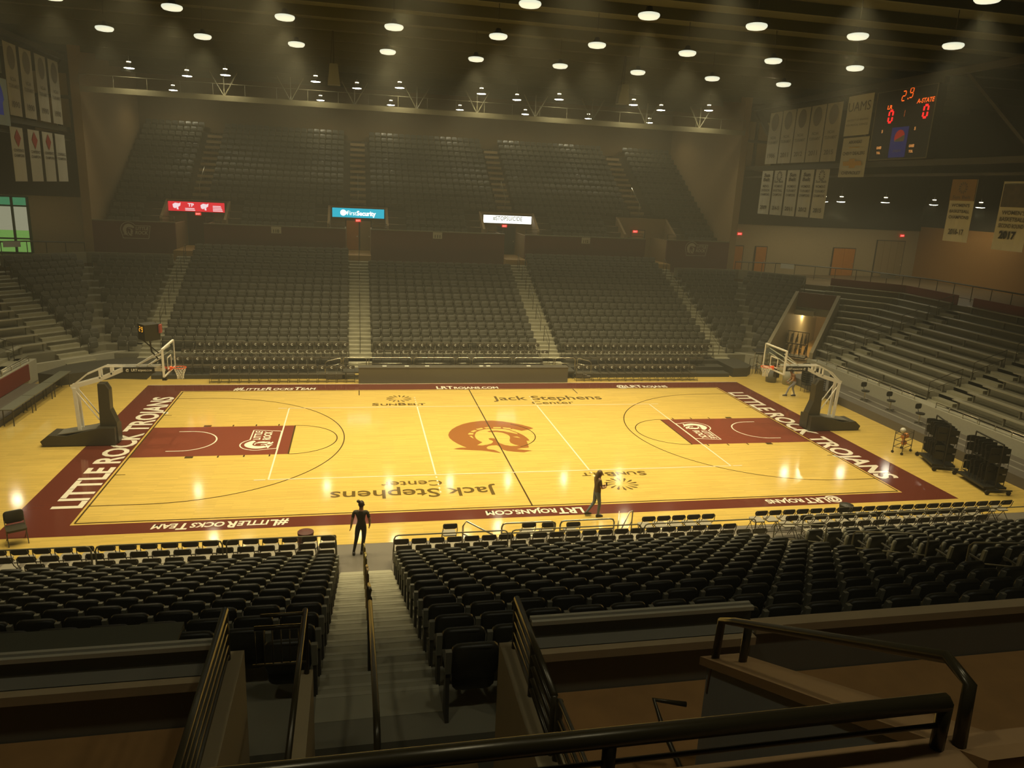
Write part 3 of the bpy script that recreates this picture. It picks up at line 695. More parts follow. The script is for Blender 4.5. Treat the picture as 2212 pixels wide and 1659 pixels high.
# numbers and logos on the maroon front wall
for x, s_ in ((-11.35, '110'), (-0.02, '111'), (11.3, '112')):
    t = thing('section_sign', 'small white sign reading %s on the maroon wall above the %s section' % (s_, {'110':'left','111':'middle','112':'right'}[s_]), 'section sign', (x, YW-0.06, 6.72))
    g = M(); g.box(-0.34, -0.02, 0, 0.34, 0.0, 0.46); ob('sign_plate', g, BANNER, parent=t)
    g = M(); g.text(s_, (0, -0.025, 0.06), EX, EZ, 0.22, w=0.40, bold=0.02, center=True); ob('sign_number', g, BLACK, parent=t)
for x, lb in ((-20.5, 'left'), (20.45, 'right')):
    t = thing('wall_logo', 'white team logo reading LITTLE ROCK on the %s end of the maroon wall' % lb, 'wall logo', (x, YW-0.02, 6.58))
    g = M(); lr_logo(g, (0,0,0), EX, EZ, 0.82); ob('logo_print', g, mat('logo_white_'+lb, (0.42,0.37,0.27), 0.7), parent=t)
# ------------------------------------------------------------------ seats
def seat_meshes(prefix, mb_, ms):
    """tip-up stadium seat, facing -y, origin on the tread under the backrest"""
    d = {}
    g = M(); pad(g, 0.50, 0.46, 0.09, (0,0.02,0.66), lean=0.17, r=0.11, curve=-0.03); d['backrest'] = (g, mb_, True)
    g = M(); pad(g, 0.46, 0.40, 0.10, (0,-0.10,0.47), lean=-0.12, r=0.09); d['seat_cushion'] = (g, mb_, True)
    g = M(); g.box(-0.02,-0.30,0.585,0.02,0.06,0.615); d['armrest'] = (g, STDD, False)
    g = M(); g.hexa([(-0.02,-0.12,0),(0.02,-0.12,0),(0.02,0.10,0),(-0.02,0.10,0)], [(-0.02,-0.05,0.60),(0.02,-0.05,0.60),(0.02,0.06,0.60),(-0.02,0.06,0.60)])
    d['leg'] = (g, STDD, False); g = M()
    g.hexa([(-0.032,0.03,0.58),(0.032,0.03,0.58),(0.032,0.09,0.58),(-0.032,0.09,0.58)], [(-0.032,0.07,0.86),(0.032,0.07,0.86),(0.032,0.13,0.86),(-0.032,0.13,0.86)])
    d['standard'] = (g, ms, False)
    return d
def join_template(d, order, side):
    g = M()
    for i, n_ in enumerate(order):
        src = d[n_][0]; off = Vector((side*0.28, 0, 0)) if n_ in ('armrest', 'standard', 'leg') else Vector((0,0,0))
        g.tr(Matrix.Translation(off), src, m=i)
    return g
NS = seat_meshes('near', SEATB, STD); FS = seat_meshes('far', SEATF, STDD)
order = ('backrest', 'seat_cushion', 'armrest', 'standard', 'leg')
NME = {}
for n_ in order:
    me = NS[n_][0].mesh(n_, NS[n_][2]); me.materials.append(NS[n_][1]); NME[n_] = me
def cam_px(p):
    v = cam_o.matrix_world.inverted() @ Vector(p)
    if v.z > -0.1: return None
    f = 1625.59; return (1106 + f*v.x/-v.z, 829.5 - f*v.y/-v.z)
cam_inv = None
bpy.context.view_layer.update()
PW = 0.578
near = []; far = []
blocks_n = [('left of the centre stairs', -6.35, -1, 18), ('right of the centre stairs', -4.98, 1, 17), ('beyond the second stairs', 6.42, 1, 17)]
for bn, x0, s_, n in blocks_n:
    for r in range(14):
        for i in range(n):
            x = x0 + s_*(0.29 + PW*i); y = -(yF(r)+0.52); z = zt(r)
            if bn.startswith('left') and r >= 12 and (x < -7.2 - 0*r or r == 13): continue
            if bn.startswith('right') and r == 13 and i > 0 and False: continue
            q = cam_px((x, y, z+0.7))
            if q and -60 < q[0] < 2270 and q[1] < 1720:
                near.append(((Vector((x,y,z+0.7))-CAM).length, x, y, z, bn, r, i, -s_))
for bn, x0, x1, rows in (('110', -16.55, -6.35, 14), ('111', -5.02, 5.05, 12), ('112', 6.42, 16.62, 14)):
    n = int(round((x1-x0)/PW))
    for r in range(rows):
        for i in range(n): far.append((x0 + (x1-x0)*(i+0.5)/n, yF(r)+0.50, zt(r)))
near.sort(key=lambda t: t[0])
for j, (d_, x, y, z, bn, r, i, s_) in enumerate(near[:300]):
    t = thing('stadium_seat', 'black padded seat %s, %s row up, %s from the stairs' % (bn, ORD[r], ORD[i]), 'seat', (x, y, z), math.pi, 'black padded seats of the near stand')
    for n_ in order:
        o = ob(n_, None, None, parent=t, me=NME[n_])
        if n_ in ('armrest', 'standard', 'leg'): o.location = (-s_*0.289, 0, 0)
g = M(); jt = {s_: join_template(NS, order, s_*1.0) for s_ in (-1, 1)}
for (d_, x, y, z, bn, r, i, s_) in near[300:]:
    g.tr(Matrix.Translation((x,y,z)) @ Matrix.Rotation(math.pi, 4, 'Z'), jt[-s_])
k = len(g.v)
jf = join_template(FS, order, -1.0)
for x, y, z in far: g.tr(Matrix.Translation((x,y,z)), jf, m=None) if False else g.add([(a+x, b_+y, c+z) for a, b_, c in jf.v], jf.f, 0) or None
# far part uses slots 4..7
g2 = M(); 
nf = len(far)*len(jf.f)
g.m = g.m[:len(g.m)-nf] + [m_+5 for m_ in jf.m]*len(far)
o = ob('stadium_seat', g, [SEATB, SEATB, STDD, STD, STDD, SEATF, SEATF, STDD, STDD, STDD], smooth=True)
tag(o, 'remaining rows of black padded tip-up seats across the far stand and the back of the near stand', 'seat', kind='stuff')
# grey plastic corner seats, one mesh each
g = M(); pad(g, 0.47, 0.42, 0.05, (0,0.03,0.66), lean=0.20, r=0.10, curve=-0.05); pad(g, 0.44, 0.36, 0.05, (0,-0.09,0.48), lean=-0.10, r=0.08)
g.box(-0.27,-0.05,0,-0.24,0.05,0.6)
cs = g.mesh('corner_seat', True); cs.materials.append(SEATG)
for sx, sd in ((-1, 'left'), (1, 'right')):
    for r in range(0, 12):
        y = yF(r)+0.46; x = 17.80; i = 0
        xm = xA(r)+0.05
        while x+0.5 < xm:
            o = ob('plastic_seat', None, None, me=cs, loc=(sx*(x+0.25), y, zt(r))); i += 1
            tag(o, 'grey plastic seat, %s corner block beside stairs, %s row up, %s from stairs' % (sd, ORD[r], ORD[i-1]), 'seat', 'grey plastic seats in the %s corner' % sd); x += 0.53
        c = cF(r)+0.46; s0 = (xA(r)-yF(r))/R2+0.0; s = 5.14; i = 0
        while s-0.5 > s0:
            a, b_ = chpt(c, s-0.25)
            o = ob('plastic_seat', None, None, me=cs, loc=(sx*a, b_, zt(r)), rz=-sx*math.pi/4); i += 1
            tag(o, 'grey plastic seat, %s angled corner block, %s row up, %s from the corner aisle' % (sd, ORD[r], ORD[i-1]), 'seat', 'grey plastic seats in the %s corner' % sd); s -= 0.53
# upper stand seats
g = M(); pad(g, 0.45, 0.40, 0.04, (0,0.03,0.64), lean=0.18, r=0.09, n=2, curve=-0.05); pad(g, 0.43, 0.30, 0.05, (0,-0.10,0.47), lean=-0.3, r=0.07, n=2)
ug = g; us = g.mesh('upper_seat', True); us.materials.append(SEATU)
up = []
for r in range(17):
    x = -22.6
    i = 0
    while x < 22.6:
        ok = True
        for xc in XC:
            lim = 3.0 if r < 4 else (0.62 if r > 4 else 0.62)
            if abs(x+0.255-xc) < lim+0.25: ok = False
        i += 1
        if ok and not (r == 0 and False): up.append((r, i, x+0.255, uy(r)+0.5, uz(r)))
        x += 0.51
up.sort(key=lambda t: (Vector(t[2:5])-CAM).length)
cnt = {}
for r, i, x, y, z in up[:300]:
    o = ob('upper_seat', None, None, me=us, loc=(x, y, z))
    tag(o, 'brownish grey plastic seat above the maroon wall, %s row up, %s from the left' % (ORD[r], ORD[i-1]), 'seat', 'plastic seats of the upper stand')
g = M()
for r, i, x, y, z in up[300:]: g.add([(a+x, b_+y, c+z) for a, b_, c in ug.v], ug.f)
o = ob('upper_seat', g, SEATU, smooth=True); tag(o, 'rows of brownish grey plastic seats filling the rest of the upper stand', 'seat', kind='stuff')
# ------------------------------------------------------------------ folding chairs
def fchair(seat_m, back_m, logo):
    d = []
    g = M(); pad(g, 0.43, 0.19, 0.03, (0,0.24,0.77), lean=0.22, r=0.07, curve=-0.04); d.append(('backrest', g, back_m, True))
    g = M(); b = rrect(0.40, 0.40, 0.06)
    g.loft([[(u, v-0.02, 0.43+0.03*(v < 0)*0) for u, v in b], [(u, v-0.02, 0.465) for u, v in b]]); d.append(('seat', g, seat_m, False))
    for s_ in (-1, 1):
        g = M(); x = s_*0.215
        g.path([(x,-0.24,0.0), (x,0.03,0.44), (x,0.20,0.62), (x*0.9,0.28,0.84)], 0.012, 5); g.path([(x*0.93,0.30,0.0), (x*0.93,-0.12,0.43)], 0.012, 5)
        d.append(('leg_frame', g, CHF, True))
    g = M(); g.path([(-0.2,0.22,0.12),(0.2,0.22,0.12)], 0.009, 4); g.path([(-0.2,-0.19,0.09),(0.2,-0.19,0.09)], 0.009, 4); d.append(('crossbar', g, CHF, True))
    if logo:
        g = M()
        for a0 in range(40, 320, 20):
            p = [(r_*math.cos(math.radians(a)), r_*math.sin(math.radians(a))) for r_, a in ((0.035,a0),(0.062,a0),(0.062,a0+20),(0.035,a0+20))]
            g.add([(u, 0.185+v*0.22, 0.745+v) for u, v in p], [(0,1,2,3)])
        d.append(('backrest_logo', g, mat('chair_logo_white', (0.75,0.73,0.62), 0.5), False))
    return d
def make_meshes(d):
    out = []
    for n_, g, m_, sm in d:
        me = g.mesh(n_, sm); me.materials.append(m_); out.append((n_, me))
    return out
FCN = make_meshes(fchair(CHS, CHB, False)); FCF = make_meshes(fchair(CHB, CHB, True))
def chair(x, y, z, rz, label, group, kit, name='folding_chair'):
    t = thing(name, label, 'folding chair', (x, y, z), rz, group)
    for n_, me in kit: ob(n_, None, None, parent=t, me=me)
    return t
def crow(x0, x1, y, z, rz, where, group, kit, step=0.5, skip=()):
    n = int(round(abs(x1-x0)/step)); s_ = 1 if x1 > x0 else -1
    for i in range(n):
        if i in skip: continue
        chair(x0 + s_*step*(i+0.5), y, z, rz, 'folding chair %s, %s along' % (where, ORD[i]), group, kit)
# near rows seen from behind
g_ = 'folding chairs of the near courtside rows'
PI = math.pi
crow(-6.42, -16.5, -10.75, 0, PI, 'in the courtside row left of the near stairs', g_, FCN, 0.52)
crow(-6.42, -14.9, -11.65, 0.22, PI, 'in the middle row left of the near stairs', g_, FCN, 0.52)
crow(-6.42, -13.5, -12.5, 0.44, PI, 'in the rear row left of the near stairs', g_, FCN, 0.52)
crow(-4.93, 5.6, -11.2, 0.0, PI, 'in the front row right of the near stairs', g_, FCN, 0.5)
crow(-4.93, 5.9, -12.2, 0.30, PI, 'in the rear row right of the near stairs', g_, FCN, 0.52)
crow(2.72, 5.25, -10.45, 0.0, PI, 'in the group of five out on the court', g_, FCN, 0.5)
crow(6.6, 16.3, -10.4, 0.0, PI, 'in the courtside row of the right near block', g_, FCN, 0.49)
crow(7.1, 14.5, -11.3, 0.22, PI, 'in the middle row of the right near block', g_, FCN, 0.5)
crow(7.3, 13.3, -12.3, 0.44, PI, 'in the rear row of the right near block', g_, FCN, 0.52)
chair(-3.2, -10.35, 0, PI, 'single folding chair standing alone on the court before the rail', g_, FCN)
chair(-0.85, -10.5, 0, PI, 'folding chair inside the left rail loop, left one of the pair', g_, FCN)
chair(-0.25, -10.55, 0, PI, 'folding chair inside the left rail loop, right one of the pair', g_, FCN)
chair(0.5, -10.6, 0, PI, 'folding chair right of the pair, at the rail gap', g_, FCN)
# far rows, facing the camera
g_ = 'dark folding chairs with white logo in the far courtside rows'
crow(-13.4, -5.95, 9.42, 0, 0, 'on the boards left of the scorer table', g_, FCF, 0.497)
crow(6.4, 13.9, 9.42, 0, 0, 'on the boards right of the scorer table', g_, FCF, 0.5)
crow(-15.4, -8.2, 10.55, 0.22, 0, 'on the lowest riser left of the scorer table', g_, FCF, 0.49)
crow(8.1, 14.2, 10.55, 0.22, 0, 'on the lowest riser right of the scorer table', g_, FCF, 0.49)
crow(-15.2, -6.3, 11.4, 0.44, 0, 'on the middle riser before the left section', g_, FCF, 0.49)
crow(6.9, 15.3, 11.4, 0.44, 0, 'on the middle riser before the right section', g_, FCF, 0.49)
crow(-4.95, 5.4, 11.4, 0.44, 0, 'on the lower riser before the middle section', g_, FCF, 0.49, skip=(1,))
crow(-14.6, -6.3, 12.3, 0.66, 0, 'on the top riser before the left section', g_, FCF, 0.49)
crow(6.5, 16.2, 12.3, 0.66, 0, 'on the top riser before the right section', g_, FCF, 0.49)
crow(-4.8, 5.1, 12.3, 0.66, 0, 'on the top riser before the middle section', g_, FCF, 0.49, skip=(11,))
# portable risers under them
def riser(name, boxes, label, m=PADB):
    g = M()
    for b_ in boxes: g.box(*b_)
    o = ob(name, g, m); tag(o, label, 'riser'); return o
DK = mat('riser_dark', (0.055, 0.05, 0.035), 0.6, noise=0.1)
for x0, x1, nm in ((-16.4,-6.5,'left'), (6.5,16.4,'right'), (-4.98,5.05,'middle')):
    for (y0, y1, z), lv in zip(((10.15,10.95,0.215),(10.95,11.8,0.435),(11.8,13.0,0.655)), ('lowest','middle','top')):
        if nm == 'middle' and lv == 'lowest': continue
        riser('portable_riser', [(x0,y0,0,x1,y1,z)], 'dark riser step before the %s section of the far stand, %s step' % (nm, lv), DK)
for x0, x1, nm, st in ((-16.9,-6.38,'left of the near stairs',((-12.1,-11.2,0.215,'lower'),(-13.04,-12.1,0.435,'upper'))), (-4.96,6.35,'right of the near stairs',((-13.04,-11.75,0.295,'only'),)), (6.9,16.8,'at the right near block',((-11.9,-10.85,0.215,'lower'),(-13.04,-11.9,0.435,'upper')))):
    for y0, y1, z, lv in st: riser('portable_riser', [(x0,y0,0,x1,y1,z)], 'grey riser step under folding chairs %s, %s step' % (nm, lv), MATG)
# ------------------------------------------------------------------ benches on the end stands
def bench(pts, z, label, group):
    """aluminium plank along pts (list of (x,y)), brackets below"""
    g = M(); n = len(pts)
    for i in range(n-1):
        p = Vector((*pts[i], z)); q = Vector((*pts[i+1], z)); g.bar(p, q, 0.27, 0.045)
    o = ob('bleacher_bench', g, ALU); tag(o, label, 'bench', group)
    for i in range(n-1):
        p = Vector((*pts[i], z)); q = Vector((*pts[i+1], z)); L_ = (q-p).length; m_ = max(2, int(L_/1.9))
        for j in range(m_):
            c = p.lerp(q, (j+0.15 if j == 0 else j+0.5)/m_ if j < m_-1 else 0.97); d = (q-p).normalized()
            g = M(); g.bar(c - d*0.03 - Vector((0,0,0.225)), c + d*0.03 - Vector((0,0,0.225)), 0.10, 0.38); ob('bench_bracket', g, CONC, parent=o)
    return o
for sx, sd in ((1, 'right'), (-1, 'left')):
    for k in range(1, 12):
        s0 = (6.85 if k >= 9 else 8.45) if sx > 0 else 7.0
        c = cF(k)+0.42; xx = xF(k)+0.42; P0 = chpt(c, s0); B = (xx, R2*c-xx)
        rowt = '%s row up' % ORD[k-1]
        pts = [P0, B, (xx, 9.75)]
        bench([(sx*a, b) for a, b in pts], zt(k)+0.43, 'bent aluminium bench of the %s bleachers nearest the corner, %s' % (sd, rowt), 'corner benches of the %s bleachers' % sd)
        bench([(sx*xx, 8.5), (sx*xx, 1.1)], zt(k)+0.43, 'straight aluminium bench in the middle block of the %s bleachers, %s' % (sd, rowt), 'middle benches of the %s bleachers' % sd)
        if sx > 0: bench([(sx*xx, -0.4), (sx*xx, -8.5)], zt(k)+0.43, 'straight aluminium bench in the nearest block of the right bleachers, %s' % rowt, 'near benches of the right bleachers')
# panels on top of the end stands
def panel(name, pts, z0, z1, m, label, cat, t=0.06):
    g = M()
    for i in range(len(pts)-1): wallseg(g, pts[i], pts[i+1], t, z0, z1)
    o = ob(name, g, m)
    if label: tag(o, label, cat)
    return o
for sx, sd in ((1, 'right'), (-1, 'left')):
    xx = xF(12)-0.05; c = cF(12)-0.05
    panel('low_panel_wall', [(sx*a, b) for a, b in (chpt(c, 6.9), (xx, R2*c-xx), (xx, 9.75))], zc, zc+0.62, REDW, 'low dark red panel wall above the corner benches of the %s bleachers' % sd, 'low wall')
    panel('low_panel_wall', [(sx*xx, 8.5), (sx*xx, 1.1)], zc, zc+0.62, REDW, 'low dark red panel wall above the middle benches of the %s bleachers' % sd, 'low wall')
    panel('low_panel_wall', [(sx*xx, -0.4), (sx*xx, -8.5)], zc, zc+0.62, REDW, 'low dark red panel wall above the nearest benches of the %s bleachers' % sd, 'low wall')
    # concourse guard rail set back on the slab
    pts = [(sx*a, b) for a, b in ((23.6, 24.6), (27.0, 24.4), (31.6, 20.6), (33.6, 14.5), (33.6, -9.0))]
    g = M()
    for i in range(len(pts)-1):
        a = Vector((*pts[i], 0)); b = Vector((*pts[i+1], 0)); n = int((b-a).length/1.6)+1
        g.path([a+Vector((0,0,zc+1.02)), b+Vector((0,0,zc+1.02))], 0.05)
        g.path([a+Vector((0,0,zc+0.15)), b+Vector((0,0,zc+0.15))], 0.02)
        for j in range(n+1): c_ = a.lerp(b, j/n); g.path([c_+Vector((0,0,zc)), c_+Vector((0,0,zc+1.02))], 0.025)
    o = ob('guard_rail', g, STEEL); tag(o, 'dark guard rail along the %s concourse behind the corner seats' % sd, 'guard rail')
    for j, (px, py) in enumerate(((27.6, 23.8), (32.4, 18.2))):
        t = thing('section_sign', 'small pale section sign hung on the %s concourse rail, %s' % (sd, ('nearer the far stand', 'nearer the end wall')[j]), 'section sign', (sx*px, py-0.12, zc+0.68), sx*-0.7)
        g = M(); g.box(-0.5, -0.02, 0, 0.5, 0.0, 0.36); ob('sign_plate', g, BANNER, parent=t)
# ------------------------------------------------------------------ rails
def loop_rail(x0, x1, y, z0, z1, r=0.022, mid=True, dz=0.0):
    g = M(); b = 0.12
    def zz(x): return dz*(x-x0)/(x1-x0)
    g.path([(x0,y,z0+0), (x0,y,z1-b), (x0+0.04,y,z1-0.03+zz(x0)), (x0+b,y,z1+zz(x0+b)), (x1-b,y,z1+zz(x1-b)), (x1-0.04,y,z1-0.03+zz(x1)), (x1,y,z1-b+zz(x1)), (x1,y,z0+zz(x1)*0)], r, 6)
    if mid: g.path([(x0,y,(z1-0.32)), (x1,y,z1-0.32+dz)], r*0.9, 6)
    return g
def rail(g, label, m=CHROME, name='guard_rail', cat='guard rail', group=None): return tag(ob(name, g, m, smooth=True), label, cat, group)
for i, (a, b) in enumerate(((-6.6,-5.35),(-5.22,-2.9),(-2.78,-0.5),(-0.38,0.38),(0.5,2.78),(2.9,5.2),(5.3,6.5))):
    rail(loop_rail(a, b, 9.95, 0.44, 1.22), 'chrome rail loop behind the far scorer table, %s from the left' % ORD[i], group='rail loops behind the scorer table')
rail(loop_rail(-7.55, -6.7, 10.0, 0.3, 0.98, dz=0.22), 'slanted chrome rail of the small steps left of the scorer table')
rail(loop_rail(6.65, 7.5, 10.0, 0.3, 1.2, dz=-0.22), 'slanted chrome rail of the small steps right of the scorer table')
for s_, nm in ((-1, 'left'), (1, 'right')):
    g = M()
    for j in range(3): g.box(min(s_*6.65, s_*7.5), 9.85, 0.05+0.1*j, max(s_*6.65, s_*(7.5-0.25*j)), 10.12, 0.14+0.1*j)
    o = ob('portable_steps', g, MATG); tag(o, 'small portable steps beside the %s end of the scorer table platform' % nm, 'steps')
riser('portable_riser', [(-6.62,9.85,0.36,-4.9,10.94,0.44),(-6.5,9.9,0,-6.42,10.9,0.36),(-4.9,9.85,0.36,6.52,10.94,0.44),(6.4,9.9,0,6.48,10.9,0.36),(-0.1,9.9,0,0,10.9,0.36)], 'dark low platform behind the scorer table', DK)
zz_ = zt(0)
for (a, b), lb in (((-16.5,-12.0),'the left section, left half'), ((-11.85,-6.45),'the left section, right half'), ((-4.95,-0.1),'the middle section, left half'), ((0.05,5.0),'the middle section, right half'), ((6.5,10.0),'the right section, left part'), ((10.1,13.3),'the right section, middle part'), ((13.4,16.6),'the right section, right part')):
    rail(loop_rail(a, b, 12.98, 0.66, 1.48, r=0.016, mid=False), 'thin rail in front of the first padded row of %s' % lb, m=STEELL, group='thin rails before the far stand')
for i, (a, b) in enumerate(((-1.75,-0.16),(0.02,1.70))):
    rail(loop_rail(a, b, -11.05, 0.0, 1.02, r=0.026), 'chrome rail loop at the near courtside right of the stairs, %s one' % ('left','right')[i])
g = M(); g.path([(-2.85,-10.75,0),(-2.85,-10.75,0.85),(-2.75,-10.75,1.0),(-1.95,-11.0,0.62),(-1.85,-11.0,0.5),(-1.85,-11.0,0)], 0.026); g.path([(-2.85,-10.75,0.6),(-1.9,-11.0,0.25)], 0.02)
rail(g, 'slanted chrome rail left of the near rail loops')
g = M(); g.path([(1.85,-11.0,0),(2.0,-10.9,0.55),(2.35,-10.6,1.0),(2.45,-10.6,1.05),(2.45,-10.6,0)], 0.02); g.path([(1.95,-11.0,0.2),(2.45,-10.6,0.7)], 0.018); g.path([(1.85,-11.0,0.3),(2.05,-10.5,1.0)], 0.018)
rail(g, 'slanted chrome rail right of the near rail loops')
for a, b, lb in ((-15.6,-12.4,'far left'),(-12.3,-9.3,'second from left'),(-9.2,-6.45,'beside the stairs')):
    rail(loop_rail(a, b, -12.08, 0.44, 1.38, r=0.02, mid=False), 'thin rail behind the chairs left of the near stairs, %s' % lb, m=STEELL)
for a, b, lb in ((-4.9,-1.7,'beside the stairs'),(-1.6,2.3,'in the middle'),(2.4,6.0,'at its right end'),(7.6,10.2,'left one of the right block'),(10.3,13.2,'middle one of the right block'),(13.3,16.2,'right one of the right block')):
    rail(loop_rail(a, b, -11.72, 0.0, 1.12, r=0.02, mid=False), 'thin rail between chair rows right of the near stairs, %s' % lb, m=STEELL)
def stair_rail(x, sy, k0, k1, label, m=RAILB, h=0.92, r=0.022, group=None):
    y0, y1 = sy*(yF(k0)+0.1), sy*(yF(k1)-0.1); z0, z1 = zt(k0), zt(k1)
    g = M(); g.path([(x,y0,z0-0.35),(x,y0,z0+h-0.1),(x,y0+sy*0.08,z0+h),(x,y1-sy*0.08,z1+h-0.05),(x,y1,z1+h-0.12),(x,y1,z1-0.35)], r, 8)
    g.path([(x,y0,z0+h-0.45),(x,y1,z1+h-0.5)], r*0.8, 6)
    return rail(g, label, m, 'stair_rail', 'stair rail', group)
NM = ['leftmost stairs', 'stairs left of section 111', 'stairs right of section 111', 'rightmost stairs']
for i, ((a, b), nm) in enumerate(zip(AISLES, NM)):
    for j, (k0, k1) in enumerate(((0,2),(3,5),(6,8),(9,11),(12,13))):
        stair_rail((a+b)/2, 1, k0, k1, 'dark centre handrail on the %s of the far stand, %s piece up' % (nm, ORD[j]), group='handrails of the far stand', r=0.018)
for j, (k0, k1) in enumerate(((0,2),(3,5),(6,8),(9,11))):
    m_ = mat('yellow_reflection_rail_%d' % j, ((0.30,0.22,0.05),(0.34,0.27,0.08),(0.32,0.22,0.09),(0.12,0.09,0.04))[j], 0.25, 0.4)  # chrome-like rail: yellow reflection put into the colour of each piece
    stair_rail(-5.72, -1, k0, k1, 'tubular centre handrail of the near stairs, %s piece up' % ORD[j], m=m_, group='centre handrails of the near stairs', r=0.024)
g = M(); yy = -(yF(12)-0.2); g.path([(-5.74,yy,zt(12)-0.3),(-5.74,yy,zt(12)+0.8),(-5.74,yy-0.1,zt(12)+0.9),(-5.74,-25.6,6.35),(-5.74,-25.9,6.3),(-5.74,-25.9,5.4)], 0.028, 8)
rail(g, 'dark handrail at the top end of the near centre stairs', RAILB, 'stair_rail', 'stair rail')
for j, (k0, k1) in enumerate(((0,3),(4,7),(8,10))):
    stair_rail(5.72, -1, k0, k1, 'thin handrail of the second near stairs to the right, %s piece up' % ORD[j], m=STEELL, group='handrails of the second near stairs', r=0.018)
for j, (k0, k1) in enumerate(((0,3),(4,7),(8,10))):
    stair_rail(17.2, -1, k0, k1, 'thin handrail of the farthest near stairs, %s piece up' % ORD[j], m=STEELL, group='handrails of the farthest near stairs', r=0.018)
for sx, sd in ((1,'right'),(-1,'left')):     # corner and end stairs
    for j, (k0, k1) in enumerate(((9,11),) if sx > 0 else ((1,3),(4,6),(7,9),(10,11))):
        for ss in (5.35,):
            a0 = chpt(cF(k0)+0.1, ss); a1 = chpt(cF(k1)-0.1, ss); g = M()
            P = lambda a, z: (sx*a[0], a[1], z)
            g.path([P(a0,zt(k0)-0.1),P(a0,zt(k0)+0.9),P(a1,zt(k1)+0.85),P(a1,zt(k1)-0.35)], 0.02); g.path([P(a0,zt(k0)+0.45),P(a1,zt(k1)+0.4)], 0.015)
            rail(g, 'dark handrail on the %s corner stairs beside the grey seats, %s piece up' % (sd, ORD[j]), RAILB, 'stair_rail', 'stair rail', 'handrails of the %s corner stairs' % sd)
    for y, nm in ((9.62,'far'),(1.0,'middle'),(-8.65,'near')):
        if sx < 0 and y < 0: continue
        for j, (k0, k1) in enumerate(((1,3),(4,6),(7,9),(10,11))):
            g = M(); X0, X1 = sx*(xF(k0)+0.1), sx*(xF(k1)+0.3)
            g.path([(X0,y,zt(k0)-0.1),(X0,y,zt(k0)+0.95),(X1,y,zt(k1)+0.95),(X1,y,zt(k1)-0.1)], 0.02); g.path([(X0,y,zt(k0)+0.5),(X1,y,zt(k1)+0.5)], 0.015)
            rail(g, 'dark handrail on the %s stairs of the %s bleachers, %s piece up' % (nm, sd, ORD[j]), RAILB, 'stair_rail', 'stair rail', 'handrails of the %s bleachers' % sd)
    for j, (a, b) in enumerate(((9.6,6.6),(6.5,3.9),(3.8,1.1),(-0.4,-3.0),(-3.1,-5.8),(-5.9,-8.5))):
        X = sx*21.85; g = M(); g.path([(X,a,1.0),(X,a,1.34),(X,b,1.34),(X,b,1.0)], 0.024); g.path([(X,a-0.02,1.24),(X,b+0.02,1.24)], 0.012)
        for t_ in (0.33, 0.66): g.path([(X,a+(b-a)*t_,1.05),(X,a+(b-a)*t_,1.34)], 0.02)
        rail(g, 'metal rail on the front wall of the %s bleachers, %s piece from the corner' % (sd, ORD[j]), CHROME, group='front rails of the %s bleachers' % sd)
# handrails in the upper stand aisles and by the head houses
for i, xc in enumerate(XC):
    for j, (k0, k1) in enumerate(((5,8),)):
        g = M(); g.path([(xc,uy(k0),uz(k0)),(xc,uy(k0),uz(k0)+0.9),(xc,uy(k1),uz(k1)+0.85),(xc,uy(k1),uz(k1))], 0.02)
        rail(g, 'thin bright handrail on the upper stand stairs above the %s passage' % ORD[i], CHROME, 'stair_rail', 'stair rail')
    a, b = OPEN[i]
    for s_, nm in ((-1,'left'),(1,'right')):
        x0, x1 = (xc-2.05, a-0.1) if s_ < 0 else (b+0.1, xc+2.05)
        if x1-x0 < 0.3: continue
        g = M()
        for z in (0.25, 0.5, 0.75, 1.0): g.path([(x0,25.5,6.6+z),(x1,25.5,6.6+z)], 0.02)
        for x in (x0, x1): g.path([(x,25.5,6.6),(x,25.5,7.6)], 0.025)
        rail(g, 'dark guard rail at the %s side of the %s passage head' % (nm, ORD[i]), RAILB)
# ------------------------------------------------------------------ scorer table
t = thing('scorer_table', 'long grey fronted scorer table at the middle of the far sideline', 'table', (0.0, 9.0, 0))
g = M(); g.box(-5.78, 0, 0.02, 5.84, 0.05, 0.86); ob('front_panel', g, mat('scorer_panel', (0.13,0.115,0.07), 0.5, noise=0.05), parent=t)
g = M(); g.box(-5.8, -0.03, 0.86, 5.86, 0.58, 0.89); ob('table_top', g, mat('table_top_dark', (0.09,0.08,0.06), 0.4), parent=t)
g = M(); g.box(-5.76,0.3,0,-5.70,0.36,0.86); g.box(5.76,0.3,0,5.82,0.36,0.86); g.box(0,0.3,0,0.06,0.36,0.86); ob('table_leg', g, STEEL, parent=t)
for i, x in enumerate((-4.4, -3.2, -2.1, 0.9, 1.3, 3.6)):
    g = M(); g.box(-0.11, -0.08, 0, 0.11, 0.08, 0.015); o = ob('paper_sheet', g, WHITE, loc=(x, 9.3, 0.895)); tag(o, 'small white sheet lying on the scorer table, %s from the left' % ORD[i], 'paper', 'papers on the scorer table')
